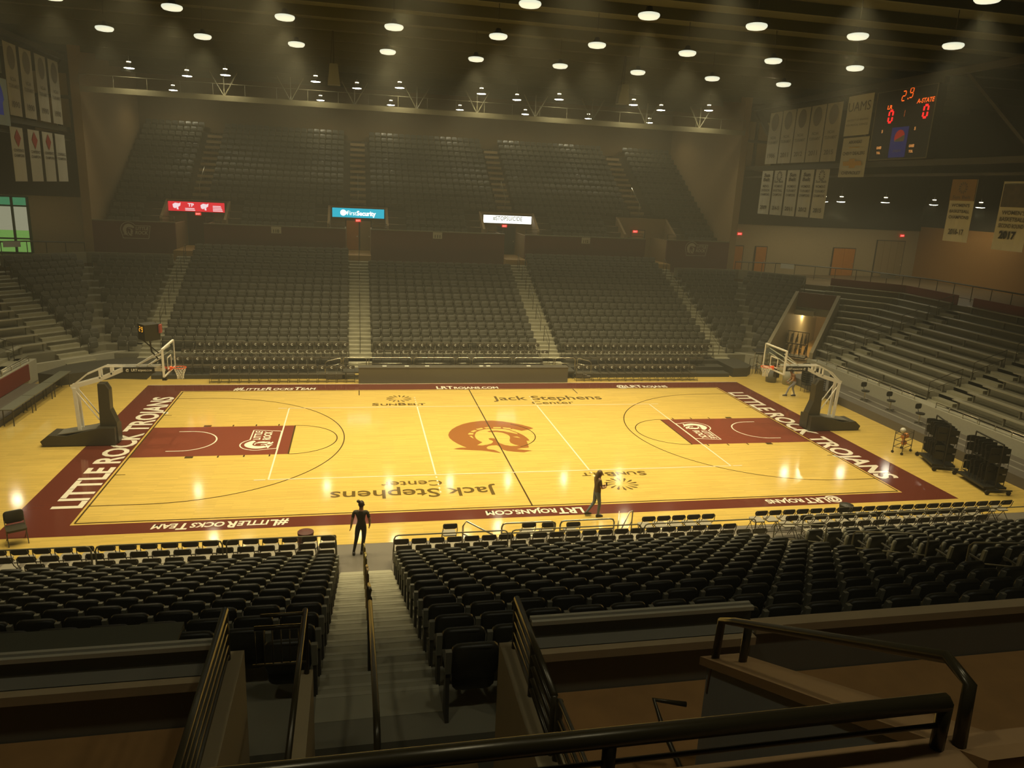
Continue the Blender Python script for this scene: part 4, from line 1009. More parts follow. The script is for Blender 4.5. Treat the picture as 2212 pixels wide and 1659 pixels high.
# ------------------------------------------------------------------ basketball goals
def goal(sx, sd):
    t = thing('basketball_goal', 'portable basketball goal with padded black base at the %s end of the court' % sd, 'basketball goal', (0, 0.06, 0))
    f = lambda u, v, w_: (sx*u, w_, v)
    def pr(name, pts, y0, y1, m, label=None):
        g = M(); g.prism(pts, f, y0, y1); o = ob(name, g, m, parent=t)
        if label: o['label'] = label
        return o
    pr('base_padding', [(15.17,0.03),(17.75,0.03),(17.85,0.22),(17.55,0.46),(16.9,0.42),(15.75,0.72),(15.17,0.72)], -0.46, 0.46, PADB)
    pr('base_deck', [(15.8,0.66),(17.25,0.44),(17.25,0.47),(15.8,0.70)], -0.36, 0.36, mat('grey_deck_'+sd, (0.16,0.15,0.12), 0.4))
    pr('post_padding', [(15.12,0.05),(15.75,0.05),(15.75,0.9),(15.72,2.44),(15.46,2.44),(15.33,2.2),(15.34,1.4),(15.14,0.85)], -0.2, 0.2, PADB)
    W_ = WHITEM; arm = 0.13
    g = M()
    for y in (-arm, arm):
        g.bar((sx*16.68,y,2.30),(sx*15.6,y,2.62),0.05,0.16); g.bar((sx*15.6,y,2.62),(sx*14.72,y,3.02),0.05,0.14); g.bar((sx*14.75,y,3.0),(sx*13.25,y,3.0),0.05,0.13)
        g.bar((sx*16.6,y,2.38),(sx*16.1,y,2.80),0.04,0.05); g.bar((sx*16.1,y,2.80),(sx*15.4,y,3.12),0.04,0.05); g.bar((sx*15.4,y,3.12),(sx*13.3,y,3.12),0.04,0.05)
        g.bar((sx*15.62,y,2.65),(sx*15.62,y,3.02),0.05,0.06); g.bar((sx*15.2,y,2.8),(sx*15.2,y,3.12),0.05,0.06)
    ob('boom_arm', g, W_, parent=t)
    g = M()
    for y in (-0.16, 0.16): g.bar((sx*16.56,y,2.28),(sx*16.50,y,0.5),0.09,0.12)
    g.bar((sx*16.53,-0.16,0.62),(sx*16.53,0.16,0.62),0.08,0.08); ob('rear_strut', g, W_, parent=t)
    g = M()
    for y in (-0.16, 0.16): g.bar((sx*16.52,y,2.15),(sx*15.76,y,0.98),0.04,0.04)
    ob('brace', g, W_, parent=t)
    g = M()
    for y in (-0.3, 0.3): g.bar((sx*14.3,y*0.4,3.14),(sx*13.2,y*2.2,3.80),0.04,0.04); g.bar((sx*13.9,y*0.4,3.14),(sx*13.2,y*2.2,3.6),0.03,0.03)
    ob('backboard_stay', g, W_, parent=t)
    g = M(); g.box(min(sx*14.75,sx*13.62),-0.22,2.88,max(sx*14.75,sx*13.62),0.22,3.10); o = ob('arm_padding', g, BLACK, parent=t)
    g = M(); ux = (1,0,0)
    x0 = -14.45 if sx < 0 else 13.72
    g.text('LRT', (x0, -0.225, 2.955), ux, EZ, 0.10, w=0.22, bold=0.03); g.text('ROJANS.COM', (x0+0.24, -0.225, 2.955), ux, EZ, 0.07, w=0.5, bold=0.03)
    helmet(g, (x0-0.14 if sx < 0 else x0+0.86, -0.225, 2.99), ux, EZ, 0.12); ob('arm_lettering', g, WHITE, parent=t)
    g = M(); g.box(min(sx*13.38,sx*13.22),-0.12,2.55,max(sx*13.38,sx*13.22),0.12,3.2); ob('bracket_housing', g, BLACK, parent=t)
    # backboard
    bx = sx*13.12; g = M()
    g.box(bx-0.02,-0.86,2.95,bx+0.02,0.86,3.93); ob('backboard_glass', g, GLASS, parent=t)
    g = M()
    for y in (-0.9, 0.9): g.box(bx-0.035,y-0.035,2.88,bx+0.035,y+0.035,3.99)
    for z in (2.90, 3.97): g.box(bx-0.035,-0.9,z-0.03,bx+0.035,0.9,z+0.03)
    ob('backboard_frame', g, WHITEM, parent=t)
    g = M(); xx = bx - sx*0.026
    for y in (-0.3, 0.3): g.box(xx-0.004,y-0.025,3.05,xx+0.004,y+0.025,3.5)
    for z in (3.05, 3.5): g.box(xx-0.004,-0.3,z-0.025,xx+0.004,0.3,z+0.025)
    ob('target_square', g, WHITE, parent=t)
    g = M(); rx = sx*12.725; n = 28
    g.path([(rx+0.2286*math.cos(2*math.pi*i/n), 0.2286*math.sin(2*math.pi*i/n), 3.05) for i in range(n+1)], 0.014, 6, cap=False)
    ob('rim', g, ORANGE, parent=t, smooth=True)
    g = M(); g.hexa([(bx-sx*0.03,-0.08,2.93),(bx-sx*0.03,0.08,2.93),(rx+sx*0.23,0.05,3.02),(rx+sx*0.23,-0.05,3.02)],[(bx-sx*0.03,-0.08,3.09),(bx-sx*0.03,0.08,3.09),(rx+sx*0.23,0.05,3.06),(rx+sx*0.23,-0.05,3.06)])
    ob('rim_bracket', g, ORANGE, parent=t)
    g = M(); lv = [(3.04,0.225),(2.95,0.20),(2.86,0.165),(2.77,0.135),(2.68,0.12),(2.60,0.125)]; k = 12
    for i in range(k):
        for dr in (0.5, -0.5):
            pts = []
            for j, (z, r_) in enumerate(lv):
                a = 2*math.pi*(i + dr*j)/k; pts.append((rx+r_*math.cos(a), r_*math.sin(a), z))
            g.path(pts, 0.0055, 4)
    ob('net', g, WHITE, parent=t)
    return t
goal(-1, 'left'); goal(1, 'right')
SEG = {'0':'abcdef','1':'bc','2':'abged','9':'abcdfg','8':'abcdefg'}
def digit(g, ch, o, ux, uy, h, slant=0.12, t=0.16):
    w_ = h*0.5; o = Vector(o); ux = Vector(ux); uy = Vector(uy); tt = t*h*0.6
    def P(a, b): return o + ux*(a + slant*b) + uy*b
    S_ = {'a':((0,h),(w_,h)),'b':((w_,h),(w_,h/2)),'c':((w_,h/2),(w_,0)),'d':((0,0),(w_,0)),'e':((0,0),(0,h/2)),'f':((0,h/2),(0,h)),'g':((0,h/2),(w_,h/2))}
    for s_ in SEG[ch]:
        (a, b), (c, d) = S_[s_]; v = Vector((c-a, d-b)).normalized(); n = Vector((-v.y, v.x))*tt/2; e = v*tt*0.4
        g.add([P(a-n.x+e.x,b-n.y+e.y),P(c-n.x-e.x,d-n.y-e.y),P(c+n.x-e.x,d+n.y-e.y),P(a+n.x+e.x,b+n.y+e.y)], [(0,1,2,3)])
gl = bpy.data.objects['basketball_goal']
sc = M(); sc.prism([(0,-0.42),(0.42,0),(0,0.42),(-0.42,0)], lambda u, v, w_: (u, v, w_), 0, 0.62); t = ob('shot_clock', sc, BLACK, parent=gl, loc=(-13.68, -0.31, 4.24), rz=math.radians(-8)); t['label'] = 'black shot clock box reading 2 9 in amber'
g = M(); U = Vector((0.42,-0.42,0)).normalized(); o_ = Vector((-0.42,0,0)) + Vector((-0.004,-0.004,0))
digit(g, '2', o_+U*0.14+Vector((0,0,0.34)), U, EZ, 0.18); digit(g, '9', o_+U*0.34+Vector((0,0,0.34)), U, EZ, 0.18); ob('clock_digits', g, E_YEL, parent=t)
g = M(); g.path([(0.0,0,0),(0.0,0.1,-0.5),(0.35,0.3,-1.1)], 0.03); g.path([(-0.3,0,0),(0.3,0.3,-0.7)], 0.025); ob('support_pole', g, BLACK, parent=t)
g = M(); g.box(0.40,-0.1,0.28,0.46,0.1,0.60); ob('red_light_panel', g, mat('dull_red', (0.30,0.06,0.05), 0.5), parent=t)
# ------------------------------------------------------------------ banners, scoreboard (right end hangs on plane x=24)
def banner(X, y0, y1, z0, z1, label, draw=None, m=BANNER, group=None, txt=BANTXT):
    """y0 = edge on the viewer's left"""
    t = thing('hanging_banner', label, 'banner', (X, (y0+y1)/2, z0), group=group)
    w_ = abs(y1-y0); h = z1-z0; s_ = 1 if y1 > y0 else -1; g = M(); n = 6
    for i in range(n):
        a, b = -w_/2+w_*i/n, -w_/2+w_*(i+1)/n; da, db = 0.015*math.sin(i*1.9), 0.015*math.sin((i+1)*1.9)
        g.hexa([(da,a,0),(da+0.012,a,0),(db+0.012,b,0),(db,b,0)],[(0,a,h),(0.012,a,h),(0.012,b,h),(0,b,h)])
    ob('banner_cloth', g, m, parent=t)
    g = M(); g.path([(0,-w_/2-0.05,h),(0,w_/2+0.05,h)], 0.02); ob('hanging_bar', g, STEEL, parent=t)
    if draw:
        sgn = -1 if X > 0 else 1
        g = M(); draw(g, (sgn*0.035, 0, 0), (0, s_, 0), w_, h)
        if g.f: ob('banner_print', g, txt, parent=t)
        else: pass
    return t
def lines(ls, years, top=0.62, hh=0.055):
    def d(g, o, ux, w_, h):
        o = Vector(o)
        for i, s_ in enumerate(ls): g.text(s_, o+Vector((0,0,h*(top-i*0.095))), ux, EZ, h*hh, w=w_*min(0.8, 0.09*len(s_)+0.1), bold=0.02, center=True)
        if years: g.text(years, o+Vector((0,0,h*0.12)), ux, EZ, h*0.085, w=w_*0.62, bold=0.03, center=True)
    return d
def mk_burst(g, o, ux, cy, r):
    U = Vector(ux); o = Vector(o)
    for i in range(12):
        a = 2*math.pi*i/12; q = lambda rr, aa: o + U*(rr*math.cos(aa)) + Vector((0,0,cy+rr*math.sin(aa)))
        g.add([q(r*0.4,a),q(r*0.9,a+0.08),q(r,a+0.3),q(r*0.85,a+0.42)], [(0,1,2,3)])
def low(kind, ls, yr):
    base = lines(ls, yr)
    def d(g, o, ux, w_, h):
        base(g, o, ux, w_, h)
        if kind == 'burst': mk_burst(g, o, ux, h*0.87, w_*0.24); g.text('Sun Belt', Vector(o)+Vector((0,0,h*0.725)), ux, EZ, h*0.05, w=w_*0.8, bold=0.02, center=True)
        else: g.text('Sun', Vector(o)+Vector((0,0,h*0.86)), ux, EZ, h*0.075, w=w_*0.55, bold=0.05, center=True, slant=0.15); g.text('Belt', Vector(o)+Vector((0,0,h*0.76)), ux, EZ, h*0.075, w=w_*0.6, bold=0.05, center=True, slant=0.15)
    return d
LOW = [('word', ["MEN'S","DIVISION","CHAMPIONS"], '2009'), ('burst', ["WOMEN'S","BASKETBALL","CHAMPIONS"], '2014-15'), ('word', ["WOMEN'S","TOURNAMENT","CHAMPIONS"], '2011'), ('word', ["WOMEN'S","TOURNAMENT","CHAMPIONS"], '2012'), ('burst', ["WOMEN'S","TOURNAMENT","CHAMPIONS"], '2015')]
for i, (kd, ls, yr) in enumerate(LOW):
    y0 = 22.75 - i*1.73
    banner(23.95, y0, y0-1.5, 9.55, 12.68, 'pale banner in the lower row on the right truss, %s from the left' % ORD[i], low(kd, ls, yr), group='lower banners on the right truss')
def up_draw(yr):
    def d(g, o, ux, w_, h):
        U = Vector(ux); o = Vector(o); n = 22; r = w_*0.30
        g.add([o + U*(r*math.cos(2*math.pi*i/n)) + Vector((0,0,h*0.80+r*1.25*math.sin(2*math.pi*i/n))) for i in range(n)], [tuple(range(n))])
        lines(['NCAA','TOURNAMENT'], yr, top=0.48)(g, o, ux, w_, h)
    return d
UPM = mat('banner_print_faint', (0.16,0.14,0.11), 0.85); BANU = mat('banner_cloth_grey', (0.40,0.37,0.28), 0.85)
for i, yr in enumerate(('1986','2011','2012','2011','2015')):
    y0 = 22.6 - i*1.76
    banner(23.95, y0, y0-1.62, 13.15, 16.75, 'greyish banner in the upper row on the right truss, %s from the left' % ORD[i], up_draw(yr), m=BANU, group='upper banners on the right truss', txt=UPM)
def uams(g, o, ux, w_, h):
    o = Vector(o); g.text('UAMS', o+Vector((0,0,h*0.60)), ux, EZ, h*0.24, w=w_*0.88, center=True)
    g.text('UNIVERSITY OF ARKANSAS', o+Vector((0,0,h*0.36)), ux, EZ, h*0.05, w=w_*0.85, center=True); g.text('FOR MEDICAL SCIENCES', o+Vector((0,0,h*0.24)), ux, EZ, h*0.05, w=w_*0.85, center=True)
banner(23.9, 13.35, 10.95, 14.6, 16.95, 'pale banner reading UAMS beside the scoreboard', uams)
def chev(g, o, ux, w_, h):
    o = Vector(o)
    for s_, zz, k in (('ARKANSAS',.84,.5),('CHEVY DEALERS',.56,.85),('CHEVROLET',.07,.74)): g.text(s_, o+Vector((0,0,h*zz)), ux, EZ, h*0.08, w=w_*k, bold=0.02, center=True)
t = banner(23.9, 13.3, 10.8, 12.15, 14.5, 'white banner reading ARKANSAS CHEVY DEALERS CHEVROLET with a gold cross emblem', chev)
g = M(); g.poly([(-0.85,-0.12),(-0.25,-0.12),(-0.25,-0.26),(0.3,-0.26),(0.36,-0.12),(0.95,-0.12),(0.85,0.14),(0.25,0.14),(0.25,0.28),(-0.3,0.28),(-0.36,0.14),(-0.95,0.14)], fn=lambda a, b: (-0.04, -a, 0.80+b))
ob('banner_emblem', g, mat('gold_print', (0.55,0.33,0.04), 0.6), parent=t)
g = M(); g.poly([(-0.55,0),(0.55,0),(0.5,0.05),(-0.5,0.05)], fn=lambda a, b: (-0.04, -a, 1.72+b)); ob('banner_emblem', g, mat('gold_print_2', (0.55,0.38,0.08), 0.6), parent=t)
t = banner(23.95, 3.62, 2.0, 8.93, 12.0, "banner with brown top reading WOMEN'S BASKETBALL CHAMPIONS 2016-17", lines(["WOMEN'S","BASKETBALL","CHAMPIONS"], '2016-17', top=0.56, hh=0.05))
g = M(); g.box(-0.05,-0.80,2.02,-0.02,0.80,3.06); ob('brown_top', g, mat('brown_print', (0.22,0.13,0.045), 0.8), parent=t)
g = M(); mk_burst(g, (-0.06,0,0), (0,-1,0), 2.65, 0.30); g.text('Sun Belt', (-0.06,0,2.12), (0,-1,0), EZ, 0.16, w=1.2, bold=0.02, center=True); ob('banner_print', g, BANTXT, parent=t)
t = banner(23.95, 0.42, -1.35, 8.75, 11.9, "banner with a dark photograph reading WOMEN'S BASKETBALL SECOND ROUND 2017", lines(["WOMEN'S","BASKETBALL","SECOND ROUND"], '', top=0.52, hh=0.06))
g = M(); g.box(-0.05,-0.78,1.98,-0.02,0.80,3.02); ob('photograph_print', g, mat('photo_print', (0.07,0.055,0.035), 0.6, noise=0.8, nscale=3), parent=t)
g = M(); g.text('2017', (-0.04,0.1,0.55), (0,-1,0), EZ, 0.34, w=0.95, bold=0.05, center=True); ob('banner_year', g, BLACK, parent=t)
for i, y0 in enumerate((15.9, 18.2, 20.25, 22.25)):
    t = banner(-23.95, y0, y0+1.62, 9.65, 12.5, 'pale banner in the lower row on the left truss, %s from the left' % ORD[i], lines(['CONFERENCE','CHAMPIONS'], '20'+('02','01','00','99')[i] if False else '', top=0.55), group='lower banners on the left truss')
    if i < 3:
        g = M(); g.poly([(0,-0.5),(0.42,0),(0,0.45),(-0.42,0)], fn=lambda a, b: (0.04, a, 2.3+b)); ob('red_diamond', g, mat('red_print_%d' % i, (0.35,0.03,0.02), 0.8), parent=t)
for i, y0 in enumerate((16.2, 18.2, 20.3, 22.3)):
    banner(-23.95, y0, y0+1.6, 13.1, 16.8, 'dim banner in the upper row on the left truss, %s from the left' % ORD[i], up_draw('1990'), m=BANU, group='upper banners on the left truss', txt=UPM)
t = banner(-23.9, 13.4, 16.0, 12.5, 14.85, 'pale blue banner with a dark blue shape at the left edge', None, m=mat('pale_blue_cloth', (0.32,0.42,0.48), 0.8))
g = M(); g.poly([(-1.0,-0.4),(0.5,-0.4),(0.5,0.2),(0.7,0.4),(0.6,0.8),(0.4,1.2),(-1.0,1.2)], fn=lambda a, b: (0.04, a, 0.9+b)); ob('blue_shape', g, mat('glowing_blue_print', (0.02,0.05,0.45), 0.6, emit=(0.0,0.02,0.25), es=0.15), parent=t)  # faint glow added to the printed blue; the banner holds no lamp
banner(-23.9, 13.6, 15.6, 15.1, 17.0, 'dark greenish banner above the pale blue one at the left edge', None, m=mat('dim_green_cloth', (0.10,0.12,0.07), 0.8))
# scoreboard
t = thing('scoreboard', 'black scoreboard with red and orange digits hanging at the right end', 'scoreboard', (24.0, 10.75, 13.1))
W_, H_ = 4.85, 3.78
g = M(); g.box(0, -W_, 0, 0.5, 0, H_); ob('scoreboard_case', g, BLACK, parent=t)
g = M()
for a in ((0,0,W_,0.05),(0,H_-0.03,W_,H_),(0,0,0.05,H_),(W_-0.05,0,W_,H_)): g.box(-0.03, -a[2], a[1], 0.0, -a[0], a[3])
ob('scoreboard_trim', g, STEELL, parent=t)
UX = Vector((0,-1,0))
def at_(u, v): return Vector((-0.02, -u*W_, v*H_))
g = M(); digit(g, '0', at_(0.26,0.545), UX, EZ, 0.62, 0.05, 0.3); digit(g, '0', at_(0.83,0.56), UX, EZ, 0.62, 0.05, 0.3); ob('score_digits', g, E_RED, parent=t)
g = M(); digit(g, '2', at_(0.44,0.83), UX, EZ, 0.5, 0.1, 0.2); digit(g, '9', at_(0.56,0.86), UX, EZ, 0.5, 0.1, 0.2); c = at_(0.535,0.84); g.add([c,c+UX*0.08,c+UX*0.08+Vector((0,0,0.08)),c+Vector((0,0,0.08))],[(0,1,2,3)])
g.text('LR', at_(0.215,0.735), UX, EZ, 0.22, w=0.42, bold=0.03, slant=0.1); g.text('A-STATE', at_(0.70,0.765), UX, EZ, 0.24, w=1.30, bold=0.02, slant=0.15); ob('clock_digits', g, mat('led_orange_red', (0,0,0), 0.5, emit=(1.0,0.13,0.01), es=1.2), parent=t)
g = M(); digit(g, '1', at_(0.49,0.60), UX, EZ, 0.36, 0.05, 0.16); ob('period_digit', g, mat('led_dim', (0,0,0), 0.5, emit=(0.35,0.07,0.01), es=1.0), parent=t)
g = M(); g.box(-0.02, -0.64*W_, 0.03*H_, -0.005, -0.36*W_, 0.46*H_); ob('advert_panel', g, mat('navy_panel', (0.01,0.012,0.08), 0.4, emit=(0.02,0.02,0.16), es=0.25), parent=t)
g = M(); cc = at_(0.51,0.31)+Vector((-0.01,0,0)); r = 0.42
g.add([cc + UX*(r*math.cos(math.radians(a))*1.0) + Vector((0,0,r*math.sin(math.radians(a)))) for a in range(20,205,15)], [tuple(range(13))]); ob('advert_red', g, mat('advert_red', (0.25,0.01,0.01), 0.5, emit=(0.30,0.01,0.005), es=0.5), parent=t)
g = M(); g.add([cc + UX*(r*math.cos(math.radians(a))) + Vector((0,0,r*math.sin(math.radians(a)))) for a in list(range(200,215,5))+list(range(330,381,10))] , [tuple(range(9))]); ob('advert_white', g, mat('advert_white', (0.3,0.3,0.28), 0.5), parent=t)
g = M(); g.text('pepsi', at_(0.44,0.11)+Vector((-0.012,0,0)), UX, EZ, 0.16, w=0.62, bold=0.01); ob('advert_lettering', g, mat('advert_text', (0.25,0.25,0.32), 0.5), parent=t)
g = M()
for u in (0.13, 0.69):
    g.text('GAMES', at_(u,0.165), UX, EZ, 0.14, w=0.42, bold=0.06); g.text('TOL', at_(u+0.01,0.09), UX, EZ, 0.13, w=0.34, bold=0.06)
for u in (0.175, 0.73): g.text('5', at_(u,0.40), UX, EZ, 0.16, w=0.12, bold=0.05)
ob('small_labels', g, mat('led_dull_amber', (0,0,0), 0.5, emit=(0.55,0.22,0.05), es=0.9), parent=t)
g = M(); g.box(0.1,-W_-0.2,H_,0.4,0.2,H_+0.3); ob('hanging_frame', g, STEEL, parent=t)
t = thing('scoreboard', 'dark unlit board at the upper right edge beside the lit scoreboard', 'scoreboard', (24.0, -0.9, 12.9))
g = M(); g.box(0,-4,0,0.4,0,3.9); ob('board_case', g, BLACK, parent=t)
g = M(); g.box(-0.03,-4,0,0.0,0,0.04); g.box(-0.03,-0.04,0,0.0,0,3.9); ob('board_trim', g, STEEL, parent=t)
# ------------------------------------------------------------------ near side: parapets and passage below the camera
NW = mat('near_grey_wall', (0.17, 0.155, 0.115), 0.8, noise=0.1, nscale=3)
NP = mat('near_pale_cap', (0.36, 0.27, 0.15), 0.75, noise=0.12, nscale=4)
g = M()
for a, b in ((-16.1, -6.86), (-4.62, 5.0), (6.57, 16.1)): g.box(a, -25.95, 5.2, b, -25.77, 7.05)
struct('wall_near_stand_front', g, NW)
g = M(); g.box(-16.1, -26.02, 6.98, -6.88, -25.94, 7.05); g.box(-4.6, -26.02, 6.98, -2.72, -25.94, 7.05); g.box(-2.7, -25.98, 7.05, 5.0, -25.86, 7.12); struct('trim_2', g, NP)
for (a, b, lb) in ((-4.55, -2.66, 'right of the near passage'), (-8.9, -6.9, 'left of the near passage')):
    t = thing('parapet_screen', 'grey screen with two metal top strips on the parapet %s' % lb, 'screen', ((a+b)/2, -25.8, 7.05)); w_ = b-a
    g = M(); g.box(-w_/2, 0, 0, w_/2, 0.03, 0.16); ob('screen_panel', g, NW, parent=t)
    for yy in (-0.035, 0.03):
        g = M(); g.box(-w_/2, yy, 0.13, w_/2, yy+0.03, 0.165); ob('metal_strip', g, ALU, parent=t)
# walkway, side walls of the head house, slot floor
ORF = mat('orange_lit_floor', (0.30, 0.16, 0.05), 0.7, noise=0.25, nscale=5)
g = M(); g.box(-4.62, -28.8, 6.3, 5.0, -25.96, 6.65)
g.box(-16, -28.75, 6.3, -6.88, -25.96, 6.65); struct('floor_near_walkway', g, ORF)
g = M()
g.hexa([(-4.82,-30.3,4.9),(-4.62,-30.3,4.9),(-4.62,-25.9,4.9),(-4.82,-25.9,4.9)], [(-4.82,-30.3,7.1),(-4.62,-30.3,7.1),(-4.62,-25.9,7.1),(-4.82,-25.9,7.1)])
g.hexa([(-6.86,-30.3,4.9),(-6.70,-30.3,4.9),(-6.70,-25.75,4.9),(-6.86,-25.75,4.9)], [(-6.86,-30.3,7.1),(-6.70,-30.3,7.1),(-6.70,-25.75,7.1),(-6.86,-25.75,7.1)])
g.box(-6.38, -28.6, 4.9, -6.27, -24.9, 6.3)
struct('wall_near_passage', g, mat('near_beige', (0.34, 0.27, 0.15), 0.75, noise=0.08, nscale=3))
g = M(); g.hexa([(-3.62,-29.0,6.3),(-3.42,-29.0,6.3),(-3.42,-26.9,6.3),(-3.62,-26.9,6.3)], [(-3.62,-29.0,8.5),(-3.42,-29.0,8.5),(-3.42,-26.9,7.47),(-3.62,-26.9,7.47)])
struct('wall_near_head_house', g, mat('near_blue_grey', (0.30, 0.31, 0.28), 0.8, noise=0.05))
g = M(); g.hexa([(-3.66,-29.0,8.5),(-3.38,-29.0,8.5),(-3.38,-26.86,7.47),(-3.66,-26.86,7.47)], [(-3.66,-29.0,8.56),(-3.38,-29.0,8.56),(-3.38,-26.86,7.53),(-3.66,-26.86,7.53)])
g.box(-7.9, -29.05, 8.42, -3.3, -28.80, 8.5); g.box(-7.9, -28.98, 5.4, -3.5, -28.86, 8.42)
struct('trim_3', g, mat('near_tan_cap', (0.33, 0.20, 0.085), 0.7, noise=0.15, nscale=5))
g = M(); g.box(-6.27, -29.0, 5.0, -4.82, -24.95, 5.40); struct('floor_near_passage', g, mat('near_passage_floor', (0.24, 0.16, 0.06), 0.6, noise=0.2, nscale=3))
g = M(); g.box(-6.70, -28.8, 4.9, -6.38, -24.75, 5.25); struct('floor_near_slot', g, mat('glossy_slot_floor', (0.33, 0.34, 0.27), 0.14, noise=0.45, nscale=4, bump=0.5, bscale=5))
# guard rails on the parapets
def bars(x, ya, yb, zlist, label, r=0.016, name='guard_rail', m=RAILB, posts=True):
    g = M(); zt_ = max(zlist)
    for z in zlist: g.path([(x,ya,z),(x,yb,z)], r*(1.5 if z == zt_ else 1), 8)
    if posts:
        for y in (ya, yb, (ya+yb)/2): g.path([(x,y,7.05),(x,y,zt_)], r*1.3, 8)
    return rail(g, label, m, name)
bars(-4.72, -25.98, -27.1, (7.52,7.42,7.33,7.24,7.16), 'steep looking multi bar guard rail on the parapet right of the near stairs, front piece')
g = M()
for z, d_ in ((7.52,0.06),(7.40,0.03),(7.28,0.0),(7.16,-0.02)): g.path([(-4.70,-27.15,z),(-4.68,-28.8,z+0.02)], 0.016, 8)
g.path([(-4.70,-27.15,7.0),(-4.70,-27.15,7.52)], 0.024)
rail(g, 'multi bar guard rail right of the near stairs, rear piece nearest the camera', RAILB)
bars(-6.80, -25.85, -28.7, (7.50,7.40,7.31,7.22,7.14), 'multi bar guard rail on the parapet left of the near stairs')
g = M()
g.path([(-6.68,-25.0,6.92),(-6.32,-25.0,6.92)], 0.016, 8); g.path([(-6.74,-24.96,6.78),(-6.32,-24.96,6.78)], 0.02, 8); g.path([(-6.76,-25.0,6.45),(-6.32,-25.0,6.45)], 0.012, 8)
g.path([(-6.32,-24.95,5.9),(-6.32,-24.95,6.92),(-6.32,-26.75,6.92),(-6.32,-26.75,6.2)], 0.022, 8)
for i in range(6): g.path([(-6.73+0.07*i,-25.0,6.45),(-6.73+0.07*i,-25.0,6.78)], 0.005, 5)
rail(g, 'dark guard rail with balusters across the slot left of the near stairs', RAILB)
g = M(); g.path([(-7.9,-28.85,8.70),(-3.74,-28.85,8.70)], 0.034, 10)
g.path([(-7.9,-28.85,8.60),(-3.74,-28.85,8.60)], 0.01, 6)
for x in (-7.4, -6.2, -5.05, -3.74): g.path([(x,-28.85,8.45),(x,-28.85,8.70)], 0.026, 8)
rail(g, 'thick dark guard rail crossing the bottom of the view', RAILB)
g = M(); g.path([(-3.60,-26.93,7.3),(-3.60,-26.97,7.86),(-3.58,-27.1,7.93),(-3.60,-28.68,8.76),(-3.62,-28.82,8.74),(-3.64,-28.85,8.5)], 0.026, 10); g.path([(-3.50,-27.1,7.5),(-3.52,-27.15,7.92)], 0.026, 8)
rail(g, 'dark sloping handrail above the blue grey wedge wall', RAILB, 'stair_rail', 'stair rail')
g = M(); g.path([(-3.74,-26.9,7.2),(-3.95,-26.85,7.22),(-3.93,-27.0,7.1),(-3.86,-28.1,6.75)], 0.018, 8); rail(g, 'small dark handrail at the left foot of the wedge wall', RAILB, 'stair_rail', 'stair rail')
g = M(); g.box(-9.6, -24.6, 6.18, -7.55, -23.85, 6.22); g.box(-9.6,-24.6,5.9,-7.55,-24.57,6.2); o = ob('table_cover', g, mat('dull_sheet', (0.10,0.10,0.065), 0.7)); tag(o, 'flat grey green sheet spread over the back rows at the lower left', 'cover')
# ------------------------------------------------------------------ tunnel in the far right corner
TW = mat('tunnel_wall', (0.36, 0.31, 0.20), 0.75, noise=0.08)
for s_, t_ in ((TUN_S0, -0.22), (TUN_S1, 0.22)):
    t_ = abs(t_); sa, sb = s_, s_+t_; c0, c1 = 23.0, TUN_C; g = M()
    b4 = [chpt(c0,sa), chpt(c0,sb), chpt(c1,sb), chpt(c1,sa)]
    zz = [zt(1)+0.35, zt(1)+0.35, zt(9)+0.75, zt(9)+0.75]
    g.hexa([(p[0],p[1],0) for p in b4], [(p[0],p[1],z) for p, z in zip(b4, zz)])
    struct('wall_tunnel_parapet', g, TW); g = M()
    e4 = [chpt(c1-0.05,sa), chpt(c1-0.05,sb), chpt(37,sb), chpt(37,sa)]
    g.hexa([(p[0],p[1],0) for p in e4], [(p[0],p[1],2.95) for p in e4])
    struct('wall_tunnel', g, TW)
g = M(); a, b = chpt(TUN_C-0.02, TUN_S0), chpt(TUN_C-0.02, TUN_S1); wallseg(g, a, b, 0.2, 2.9, zt(9)+0.7); struct('wall_tunnel_header', g, WALLM)
g = M(); a, b = chpt(36.5, TUN_S0), chpt(36.5, TUN_S1); wallseg(g, a, b, 0.2, 0, 3.0); struct('wall_tunnel_end', g, BEIGE)
p = chpt(TUN_C-0.35, 6.35); exit_sign(p[0], p[1], 3.02, 'red exit sign under the maroon header of the corner tunnel', -math.pi/4)
for i in range(2):
    p = chpt(31.5, 5.6+i*1.6); l = bpy.data.lights.new('lamp_light', 'POINT'); l.energy = 90; l.color = (1,0.72,0.3); l.shadow_soft_size = 0.2
    t = thing('tunnel_lamp', 'ceiling lamp inside the corner tunnel, %s one' % ('left','right')[i], 'ceiling lamp', (p[0], p[1], 2.75)); o = bpy.data.objects.new('lamp_light', l); COL.objects.link(o); o.parent = t; o.location = (0,0,-0.25)
    g = M(); g.box(-0.3,-0.15,0,0.3,0.15,0.1); ob('lamp_body', g, TUBE, parent=t)
